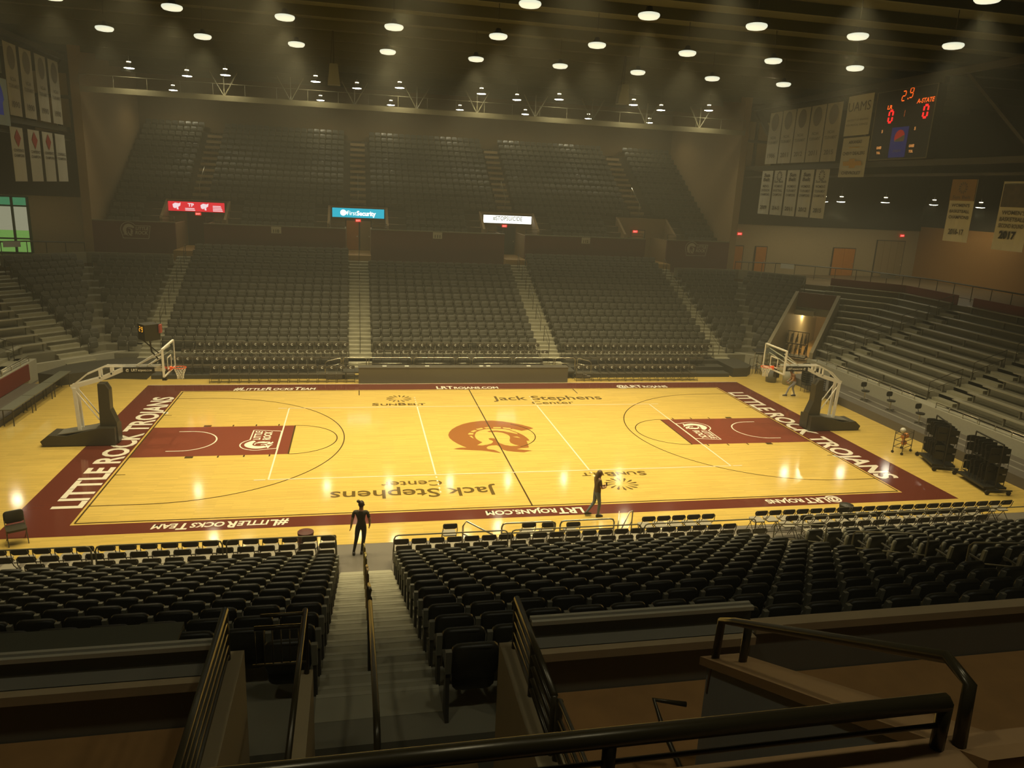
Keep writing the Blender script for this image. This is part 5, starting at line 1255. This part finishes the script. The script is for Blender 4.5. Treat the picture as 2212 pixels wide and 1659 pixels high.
def rack(loc, rz, label, n=8, hgt=1.9, w_=1.9, mm=None):
    """wheeled rack loaded with folded chairs"""
    t = thing('chair_cart', label, 'chair cart', loc, rz)
    g = M(); g.box(-w_/2,-0.45,0.16,w_/2,0.45,0.24); g.path([(-w_/2-0.25,-0.5,0.2),(-w_/2-0.25,0.5,0.2)], 0.03); g.path([(-w_/2-0.3,0,0.2),(w_/2+0.3,0,0.2)], 0.03)
    for x in (-w_/2, w_/2): g.path([(x,0,0.2),(x,0,hgt)], 0.03)
    g.path([(-w_/2,0,hgt),(w_/2,0,hgt)], 0.03); g.path([(-w_/2,0,hgt*0.55),(w_/2,0,hgt*0.55)], 0.03); ob('cart_frame', g, BLACK, parent=t)
    for x in (-w_/2-0.2, w_/2+0.2):
        for y in (-0.42, 0.42):
            g = M(); g.path([(x-0.025,y,0.09),(x+0.025,y,0.09)], 0.09, 12); g.path([(x,y,0.09),(x,y,0.2)], 0.02); ob('wheel', g, BLACK, parent=t)
    for i in range(n):
        x = -w_/2+0.12+(w_-0.24)*i/(n-1)
        for ty, z0 in ((-0.18, 0.28), (0.18, 0.28)) if hgt < 1.6 else ((-0.2, 0.26), (0.2, 0.3), (-0.2, 1.05), (0.22, 1.1)):
            g = M(); dz = random.uniform(-0.03, 0.05); hh = 0.9
            pad(g, 0.42, 0.26, 0.025, (0, 0, 0.68), r=0.08); pad(g, 0.38, 0.36, 0.02, (0, 0.03, 0.32), r=0.06)
            for s_ in (-1, 1): g.path([(s_*0.21,0,0.0),(s_*0.21,0,0.80)], 0.012, 5); g.path([(s_*0.19,0.04,-0.02),(s_*0.19,0.04,0.6)], 0.01, 5)
            gg = M(); gg.tr(Matrix.Translation((x+random.uniform(-.02,.02), ty, z0+dz)) @ Matrix.Rotation(math.radians(90+random.uniform(-8,8)), 4, 'Z') @ Matrix.Rotation(math.radians(random.uniform(-6,6)), 4, 'X') @ Matrix.Scale(hh, 4), g)
            ob('folded_chair', gg, mm or CHB, parent=t)
    return t
rack((18.2, -5.0, 0), math.radians(70), 'black cart heaped with folded chairs before the right bleachers, farther one', 7, 1.95, 1.5, BLACK)
rack((18.3, -7.3, 0), math.radians(80), 'black cart heaped with folded chairs before the right bleachers, nearer one', 7, 1.95, 1.7, BLACK)
p = chpt(27.6, 6.0); rack((p[0], p[1], 0), math.radians(-45), 'tall rack of folded chairs standing in the corner tunnel', 6, 1.9, 1.8, STEEL)
# ball rack with balls
t = thing('ball_rack', 'small wheeled ball rack near the farther chair cart', 'ball rack', (17.75, -3.45, 0), 0.5)
g = M()
for x in (-0.45, 0.45):
    for y in (-0.2, 0.2): g.path([(x,y,0.12),(x,y,1.0)], 0.018)
for z in (0.3, 0.6, 0.9):
    for y in (-0.2, 0.2): g.path([(-0.45,y,z),(0.45,y,z)], 0.014)
for x in (-0.45, 0.45):
    for z in (0.3, 0.6, 0.9): g.path([(x,-0.2,z),(x,0.2,z)], 0.014)
ob('rack_frame', g, STEEL, parent=t)
for x in (-0.45, 0.45):
    for y in (-0.2, 0.2):
        g = M(); g.path([(x-0.02,y,0.06),(x+0.02,y,0.06)], 0.06, 10); g.path([(x,y,0.06),(x,y,0.14)], 0.015); ob('wheel', g, BLACK, parent=t)
def ball(x, y, z, r, m, label):
    g = M(); n = 10; g.lathe([(r*math.sin(math.pi*i/n), -r*math.cos(math.pi*i/n)) for i in range(n+1)], n=18); o = ob('ball', g, m, loc=(x,y,z), smooth=True); return tag(o, label, 'ball')
BB = mat('orange_ball', (0.55,0.20,0.04), 0.6, noise=0.1, nscale=20)
ca, sa = math.cos(0.5), math.sin(0.5)
for i, (u, z) in enumerate(((0.22, 0.72), (-0.05, 0.72), (0.1, 0.42))):
    ball(17.75+u*ca, -3.45+u*sa, z+0.01, 0.12, BB, 'orange basketball on the %s of the ball rack' % ('middle shelf, right one', 'middle shelf, left one', 'lowest shelf')[i])
ball(17.6, -3.5, 1.03, 0.12, mat('pale_ball', (0.6,0.58,0.5), 0.3), 'pale ball on the top of the ball rack')
# litter bins and draped frames by the right corner
def bin_(x, y, r, h, m, label):
    t = thing('litter_bin', label, 'bin', (x, y, 0))
    g = M(); g.lathe([(0,0),(r*0.85,0),(r,h),(r*0.96,h),(r*0.82,0.05)], n=20); ob('bin_body', g, m, parent=t, smooth=True)
    g = M(); g.lathe([(r*1.05,h-0.02),(r*1.05,h+0.05),(r*0.9,h+0.09),(0.0,h+0.1)], n=20); ob('bin_lid', g, STEEL, parent=t)
bin_(18.5, 8.95, 0.36, 0.85, mat('grey_bin', (0.15,0.15,0.14), 0.6), 'grey round litter bin right of the right goal backboard, left one')
bin_(19.2, 8.3, 0.33, 1.0, mat('pale_bin', (0.40,0.40,0.33), 0.5), 'pale ribbed litter bin beside the grey bin, right one')
for i, (x, y) in enumerate(((19.35, 6.6), (19.3, 5.3), (19.3, 4.0))):
    t = thing('stacked_chairs', 'dark pile of stacked chairs before the right bleachers, %s from the corner' % ORD[i], 'chair pile', (x, y, 0), 0.3*i)
    for j in range(7):
        g = M(); z = 0.12*j; pad(g, 0.5, 0.4, 0.04, (0,0.22,z+0.72), lean=0.2, r=0.09); g.loft([[(u, v, z+0.42) for u, v in rrect(0.48,0.46,0.07)], [(u, v, z+0.46) for u, v in rrect(0.48,0.46,0.07)]])
        for sx_ in (-1, 1):
            for sy_ in (-1, 1): g.path([(sx_*0.22,sy_*0.2,0.0 if j == 0 else z+0.3),(sx_*0.2,sy_*0.18,z+0.43)], 0.013, 5)
        ob('stacked_chair', g, BLACK, parent=t)
for i, (x, y) in enumerate(((20.6, 3.2), (20.7, 1.3), (20.6, -0.9))):
    t = thing('courtside_stool', 'dark swivel stool on the grey strip before the right bleachers, %s from the corner' % ORD[i], 'stool', (x, y, 0.46))
    g = M(); g.lathe([(0.0,0.48),(0.2,0.48),(0.21,0.54),(0.0,0.58)], n=16); ob('seat', g, BLACK, parent=t)
    g = M(); g.path([(0,0,0.02),(0,0,0.5)], 0.03); ob('post', g, CHROME, parent=t)
    for j in range(4):
        a = j*math.pi/2; g = M(); g.path([(0,0,0.06),(0.25*math.cos(a),0.25*math.sin(a),0.03)], 0.02); ob('leg', g, STEEL, parent=t)
    g = M(); pad(g, 0.34, 0.26, 0.04, (0,0.2,0.82), r=0.08); g.path([(0,0.1,0.5),(0,0.22,0.72)], 0.015); ob('backrest', g, BLACK, parent=t)
# low folded platform strips before both end stands
for sx, sd in ((1,'right'),(-1,'left')):
    g = M(); x0, x1 = (19.7, 21.7) if sx > 0 else (20.3, 21.7); yA, yB_ = (9.2 if sx > 0 else 8.4, -9.3)
    g.box(min(sx*x0,sx*x1), yB_, 0.0, max(sx*x0,sx*x1), yA, 0.42 if sx > 0 else 0.25)
    o = ob('low_platform', g, mat('platform_grey_'+sd, (0.12,0.105,0.085), 0.6, noise=0.1)); tag(o, 'long low grey platform along the foot of the %s bleachers' % sd, 'platform')
    for j in range(2 if sx > 0 else 0):
        g = M(); xx = x0+0.55+0.65*j; g.box(min(sx*xx,sx*(xx+0.12)), yB_, 0.42, max(sx*xx,sx*(xx+0.12)), 5.0, 0.47); ob('edge_strip', g, mat('strip_grey_%d' % j, (0.26,0.24,0.2), 0.4), parent=o)
# dark skirted platform in the corners
for sx, sd in ((-1,'left'),(1,'right')):
    g = M(); pts = [(16.6,10.1),(18.2,10.3),(20.3,8.9),(21.4,9.3),(20.6,11.4),(18.3,12.9),(16.6,12.9)] if sx < 0 else [(16.6,10.1),(17.6,10.2),(18.2,10.9),(18.2,12.9),(16.6,12.9)]
    pts = [(sx*a, b) for a, b in pts]
    if sx > 0: pass
    else: pts = pts[::-1]
    g.prism(pts, lambda u, v, w_: (u, v, w_), 0, 0.55); o = ob('corner_platform', g, DK); tag(o, 'dark low platform filling the %s far corner beside the riser' % sd, 'platform')
# junk by the right corner: folded rails and tables
t = thing('folded_railings', 'tangled pile of folded railings and legs at the right far corner', 'pile of railings', (19.1, 11.0, 0))
for i in range(9):
    g = M(); a = random.uniform(0, 3.1); x = random.uniform(-0.7, 0.6); y = random.uniform(-0.5, 0.5); h = random.uniform(0.5, 1.5); L_ = random.uniform(0.6, 1.2); dx, dy = math.cos(a)*L_/2, math.sin(a)*L_/2
    g.path([(x-dx,y-dy,0),(x-dx*0.8,y-dy*0.8,h),(x+dx*0.9,y+dy*0.9,h*random.uniform(0.7,1.1)),(x+dx,y+dy,0.0)], 0.02, 6); g.path([(x-dx,y-dy,h*0.4),(x+dx,y+dy,h*0.5)], 0.016, 6)
    ob('railing_frame', g, (CHROME, STEEL, BLACK)[i % 3], parent=t)
g = M(); g.hexa([(-0.7,-0.3,1.3),(0.5,-0.5,1.35),(0.6,0.4,1.5),(-0.6,0.5,1.4)], [(-0.7,-0.3,1.36),(0.5,-0.5,1.41),(0.6,0.4,1.56),(-0.6,0.5,1.46)]); ob('table_leaf', g, BLACK, parent=t)
# ------------------------------------------------------------------ left end: press tables, red skirt
g = M(); g.box(-21.74, -9.0, 0.28, -21.68, 9.1, 1.05); o = ob('red_skirt', g, REDW); tag(o, 'long red cloth skirt on the front wall of the left bleachers', 'skirt')
for i in range(3):
    y1 = 8.9-2.25*i; t = thing('long_table', 'long narrow grey topped table before the left bleachers, %s from the far end' % ORD[i], 'table', (-20.0, y1-1.1, 0))
    g = M(); g.box(-0.25,-1.1,0.72,0.25,1.1,0.76); ob('table_top', g, mat('grey_top_%d' % i, (0.15,0.15,0.11), 0.4), parent=t)
    for y in (-0.95, 0.95):
        for x in (-0.18, 0.18): g = M(); g.path([(x,y,0.0),(x,y,0.72)], 0.022); ob('table_leg', g, STEEL, parent=t)
for i, (x, y, rz) in enumerate(((-15.45, -8.75, 0.5), (-16.45, -9.0, -0.3))):
    t = thing('padded_chair', ('dark padded chair standing by the near left corner of the court', 'dark red padded chair at the left frame edge by the court')[i], 'chair', (x, y, 0), rz)
    mm = (PADB, mat('dark_red_vinyl', (0.10,0.025,0.015), 0.5))[i]
    g = M(); pad(g, 0.5, 0.36, 0.05, (0,0.24,0.72), lean=0.2, r=0.09); ob('backrest', g, mm, parent=t, smooth=True)
    g = M(); g.loft([[(u, v, 0.42) for u, v in rrect(0.5,0.48,0.07)], [(u, v, 0.48) for u, v in rrect(0.5,0.48,0.07)]]); ob('seat', g, mm, parent=t)
    for s_ in (-1, 1):
        g = M(); g.path([(s_*0.24,-0.25,0),(s_*0.24,0.0,0.4),(s_*0.24,0.26,0.7)], 0.013); g.path([(s_*0.23,0.3,0),(s_*0.23,-0.18,0.42)], 0.013); ob('leg_frame', g, CHF, parent=t)
for x, y, lb in ((-7.35, -10.2, 'beside the chair row left of the stairs'), (10.4, -9.95, 'before the courtside row at the right')):
    t = thing('drink_cooler', 'dark barrel cooler %s' % lb, 'cooler', (x, y, 0))
    mm = WALLM if x < 0 else BLACK
    g = M(); g.lathe([(0,0),(0.2,0),(0.22,0.05),(0.22,0.56),(0.2,0.6),(0,0.6)], n=20); ob('barrel', g, mm, parent=t, smooth=True)
    g = M(); g.lathe([(0.23,0.57),(0.23,0.63),(0.1,0.68),(0,0.68)], n=20); ob('lid', g, mm, parent=t)
# ------------------------------------------------------------------ people
def person(name_label, cat, loc, rz, J, rad, colf, mats, hair=None, hairm=None, extras=()):
    """J: joints (x right, y forward, z up) as dict; one skinned surface"""
    t = thing('person', name_label, cat, loc, rz)
    bones = [('pelvis','belly'),('belly','chest'),('chest','neck'),('neck','head0'),('head0','head1'),
             ('chest','shL'),('shL','elL'),('elL','wrL'),('wrL','haL'),('chest','shR'),('shR','elR'),('elR','wrR'),('wrR','haR'),
             ('pelvis','hipL'),('hipL','knL'),('knL','anL'),('anL','toL'),('pelvis','hipR'),('hipR','knR'),('knR','anR'),('anR','toR')]
    names = list(J); me = bpy.data.meshes.new('body'); me.from_pydata([J[n] for n in names], [(names.index(a), names.index(b)) for a, b in bones], [])
    o = bpy.data.objects.new('body', me); COL.objects.link(o)
    sk = o.modifiers.new('skin', 'SKIN'); sk.use_smooth_shade = True
    for i, n in enumerate(names):
        r = rad[n]; me.skin_vertices[0].data[i].radius = r if isinstance(r, tuple) else (r, r)
        me.skin_vertices[0].data[i].use_root = (n == 'pelvis')
    sb = o.modifiers.new('sub', 'SUBSURF'); sb.levels = 2; sb.render_levels = 2
    dg = bpy.context.evaluated_depsgraph_get(); dg.update(); m2 = bpy.data.meshes.new_from_object(o.evaluated_get(dg))
    bpy.data.objects.remove(o)
    for x in mats: m2.materials.append(x)
    for p in m2.polygons:
        c = p.center; p.material_index = colf(c); p.use_smooth = True
    b = bpy.data.objects.new('body', m2); COL.objects.link(b); b.parent = t
    # fingers: each its own bent tapering chain rooted in the palm
    g = M()
    for w_, h_ in (('wrL','haL'), ('wrR','haR')):
        a = Vector(J[w_]); c = Vector(J[h_]); d = (c-a).normalized(); side = d.cross(Vector((1,0,0))); side = side.normalized() if side.length > 0.1 else Vector((0,1,0)); bend = d.cross(side).normalized()
        for i, L_ in enumerate((0.065, 0.075, 0.07, 0.055)):
            r0 = c + side*(0.026-0.017*i); g.path([r0 - d*0.02, r0+d*L_*0.5+bend*0.006, r0+d*L_+bend*0.022], 0.0085, 6, r2=0.006)
        r0 = a + d*0.035 + side*0.03; g.path([r0, r0+d*0.03+side*0.022, r0+d*0.06+side*0.026], 0.010, 6, r2=0.007)
    ob('fingers', g, SKIN, parent=t, smooth=True)
    # face
    h = Vector(J['head1']); f = Vector(J['face']) if 'face' in J else Vector((0,1,0))
    g = M(); r_ = f.cross(Vector((0,0,1))).normalized(); hc = (Vector(J['head0'])+h)/2
    g.loft([[hc+f*0.085+r_*0.012+Vector((0,0,-0.02)), hc+f*0.085-r_*0.012+Vector((0,0,-0.02)), hc+f*0.085+Vector((0,0,0.02))],[hc+f*0.112+r_*0.006+Vector((0,0,-0.018)), hc+f*0.112-r_*0.006+Vector((0,0,-0.018)), hc+f*0.095+Vector((0,0,0.015))]])
    ob('nose', g, SKIN, parent=t)
    g = M()
    for s_ in (-1, 1): c = hc+f*0.092+r_*0.03*s_+Vector((0,0,0.015)); g.loft([[c+r_*0.012, c+Vector((0,0,0.006)), c-r_*0.012, c-Vector((0,0,0.006))],[c+f*0.006+r_*0.008, c+f*0.006+Vector((0,0,0.004)), c+f*0.006-r_*0.008, c+f*0.006-Vector((0,0,0.004))]])
    c = hc+f*0.09+Vector((0,0,-0.045)); g.loft([[c+r_*0.022, c+Vector((0,0,0.005)), c-r_*0.022, c-Vector((0,0,0.006))],[c+f*0.005+r_*0.018, c+f*0.005+Vector((0,0,0.003)), c+f*0.005-r_*0.018, c+f*0.005-Vector((0,0,0.004))]])
    ob('eyes_and_mouth', g, mat('eye_lip_dark', (0.06,0.03,0.02), 0.5), parent=t)
    for s_ in (-1, 1):
        g = M(); c = hc + r_*0.078*s_; pad(g, 0.03, 0.055, 0.014, tuple(c), r=0.012, n=2); ob('ear', g, SKIN, parent=t)
    if hair:
        for n_, (cx, cy, cz, rx, ry, rzz) in hair:
            g = M(); n = 9
            for_ = [(math.sin(math.pi*i/n), -math.cos(math.pi*i/n)) for i in range(n+1)]
            vs = []; k = 14
            for r1, z1 in for_:
                for j in range(k): a = 2*math.pi*j/k; vs.append((cx+rx*r1*math.cos(a), cy+ry*r1*math.sin(a), cz+rzz*z1))
            g.add(vs, [(i*k+j, i*k+(j+1)%k, (i+1)*k+(j+1)%k, (i+1)*k+j) for i in range(n) for j in range(k)]); ob(n_, g, hairm, parent=t, smooth=True)
    for s_ in ('L', 'R'):
        a = Vector(J['an'+s_]); b_ = Vector(J['to'+s_]); d = (b_-a); d.z = 0; d.normalize(); sd_ = Vector((-d.y, d.x, 0)); g = M()
        base = Vector((a.x, a.y, 0)) - d*0.07
        ring = lambda c, w_, h0, h1: [c - sd_*w_ + Vector((0,0,h0)), c + sd_*w_ + Vector((0,0,h0)), c + sd_*w_*0.8 + Vector((0,0,h1)), c - sd_*w_*0.8 + Vector((0,0,h1))]
        z0 = a.z - 0.085
        g.loft([ring(base,0.03,z0,z0+0.07), ring(base+d*0.05,0.04,z0,z0+0.10), ring(base+d*0.15,0.045,z0,z0+0.07), ring(base+d*0.22,0.04,z0,z0+0.045), ring(base+d*0.255,0.02,z0,z0+0.03)]); ob('shoe', g, SHOE, parent=t)
    for fn in extras: fn(t)
    return t
def radii(s=1.0, slim=1.0):
    r = dict(pelvis=(0.150*slim,0.105), belly=(0.130*slim,0.095), chest=(0.155*slim,0.105), neck=0.052, head0=(0.070,0.080), head1=(0.072,0.085), shL=0.062, shR=0.062, elL=0.042, elR=0.042, wrL=0.028, wrR=0.028,
             haL=(0.036,0.018), haR=(0.036,0.018), hipL=0.090, hipR=0.090, knL=0.060, knR=0.060, anL=0.040, anR=0.040, toL=0.030, toR=0.030, face=0.01)
    return r
J1 = dict(pelvis=(0.02,0,0.93), belly=(0.03,0.0,1.08), chest=(0.02,0.0,1.26), neck=(0.02,0.01,1.42), head0=(0.03,0.02,1.50), head1=(0.035,0.03,1.60),
          shL=(-0.17,0,1.35), elL=(-0.235,-0.02,1.08), wrL=(-0.27,0.03,0.86), haL=(-0.285,0.05,0.78), shR=(0.20,0,1.35), elR=(0.27,0.0,1.08), wrR=(0.25,0.10,0.88), haR=(0.24,0.15,0.82),
          hipL=(-0.07,0,0.86), knL=(-0.12,0.05,0.48), anL=(-0.19,-0.02,0.09), toL=(-0.21,0.13,0.04), hipR=(0.11,0,0.86), knR=(0.09,0.03,0.48), anR=(0.03,0.06,0.09), toR=(0.05,0.21,0.04))
def col1(c):
    if c.z > 1.39 and abs(c.x-0.02) < 0.14: return 2
    if c.z < 0.97 and abs(c.x) < 0.23: return 1
    if abs(c.x) > 0.2 and c.z < 1.18: return 2
    return 0
person('person with hair bun in dark clothes at the foot of the near stairs', 'person', (-5.80, -10.55, 0), math.radians(-8), J1, radii(slim=0.95), col1, [SHIRT, TROUS, SKIN],
       hair=[('hair', (0.03,-0.005,1.585,0.088,0.098,0.105)), ('hair_bun', (-0.045,-0.06,1.69,0.05,0.05,0.045))], hairm=HAIR)
J2 = dict(pelvis=(0,0,0.92), belly=(0,0.01,1.07), chest=(0,0.01,1.24), neck=(0,0.03,1.39), head0=(0,0.06,1.46), head1=(0,0.09,1.55),
          shL=(-0.17,0.0,1.32), elL=(-0.19,0.02,1.07), wrL=(-0.10,0.22,1.03), haL=(-0.05,0.28,1.05), shR=(0.17,0.0,1.32), elR=(0.20,0.05,1.07), wrR=(0.10,0.24,1.04), haR=(0.04,0.29,1.07),
          hipL=(-0.09,0,0.85), knL=(-0.10,-0.02,0.47), anL=(-0.10,-0.28,0.13), toL=(-0.10,-0.17,0.05), hipR=(0.09,0,0.85), knR=(0.09,0.08,0.47), anR=(0.09,0.05,0.09), toR=(0.09,0.20,0.04))
def col2(c):
    if c.z > 1.37 and c.y > -0.05: return 2
    if c.z < 0.90: return 1
    if c.z < 1.15 and (c.y > 0.14 or abs(c.x) > 0.175): return 2
    return 0
def phone(t):
    g = M(); g.box(-0.035,0.30,1.08,0.035,0.31,1.20); ob('mobile_phone', g, BLACK, parent=t)
person('long haired person in brown top and jeans walking along the near sideline', 'person', (1.93, -8.65, 0), math.radians(-82), J2, radii(), col2, [mat('brown_top', (0.11,0.075,0.03), 0.8), JEANS, SKIN],
       hair=[('hair', (0,0.045,1.53,0.092,0.10,0.11)), ('hair', (0,-0.035,1.38,0.085,0.06,0.19))], hairm=HAIRL)
t = thing('mobile_phone', 'small dark phone held by the person in jeans', 'phone', (1.93, -8.65, 0), math.radians(-82))
g = M(); g.box(-0.04,0.325,1.05,0.04,0.335,1.18); ob('phone_body', g, BLACK, parent=t)
J3 = dict(pelvis=(0,-0.05,0.86), belly=(0,0.03,1.00), chest=(0,0.12,1.16), neck=(0,0.18,1.30), head0=(0,0.22,1.37), head1=(0,0.25,1.46),
          shL=(-0.17,0.1,1.24), elL=(-0.20,0.14,0.99), wrL=(-0.17,0.28,0.85), haL=(-0.16,0.34,0.80), shR=(0.17,0.1,1.24), elR=(0.20,0.12,0.98), wrR=(0.17,0.28,0.84), haR=(0.16,0.34,0.80),
          hipL=(-0.09,-0.05,0.80), knL=(-0.10,0.26,0.52), anL=(-0.10,0.38,0.12), toL=(-0.10,0.52,0.05), hipR=(0.09,-0.05,0.80), knR=(0.09,0.0,0.44), anR=(0.09,-0.14,0.09), toR=(0.09,0.02,0.04))
person('person in pale blue jeans stepping along the right end near the bins', 'person', (17.95, 5.7, 0), math.radians(75), J3, radii(), col2, [mat('dull_orange_top', (0.20,0.09,0.03), 0.8), mat('pale_jeans', (0.26,0.26,0.32), 0.8), SKIN],
       hair=[('hair', (0,0.21,1.44,0.092,0.10,0.105))], hairm=HAIR)

# ------------------------------------------------------------------ thin haze that fills the hall
nt = w.node_tree; vs = nt.nodes.new('ShaderNodeVolumeScatter')
vs.inputs['Density'].default_value = 0.0030; vs.inputs['Anisotropy'].default_value = 0.25; vs.inputs['Color'].default_value = (1.0, 0.97, 0.80, 1)
nt.links.new(vs.outputs[0], nt.nodes['World Output'].inputs['Volume'])
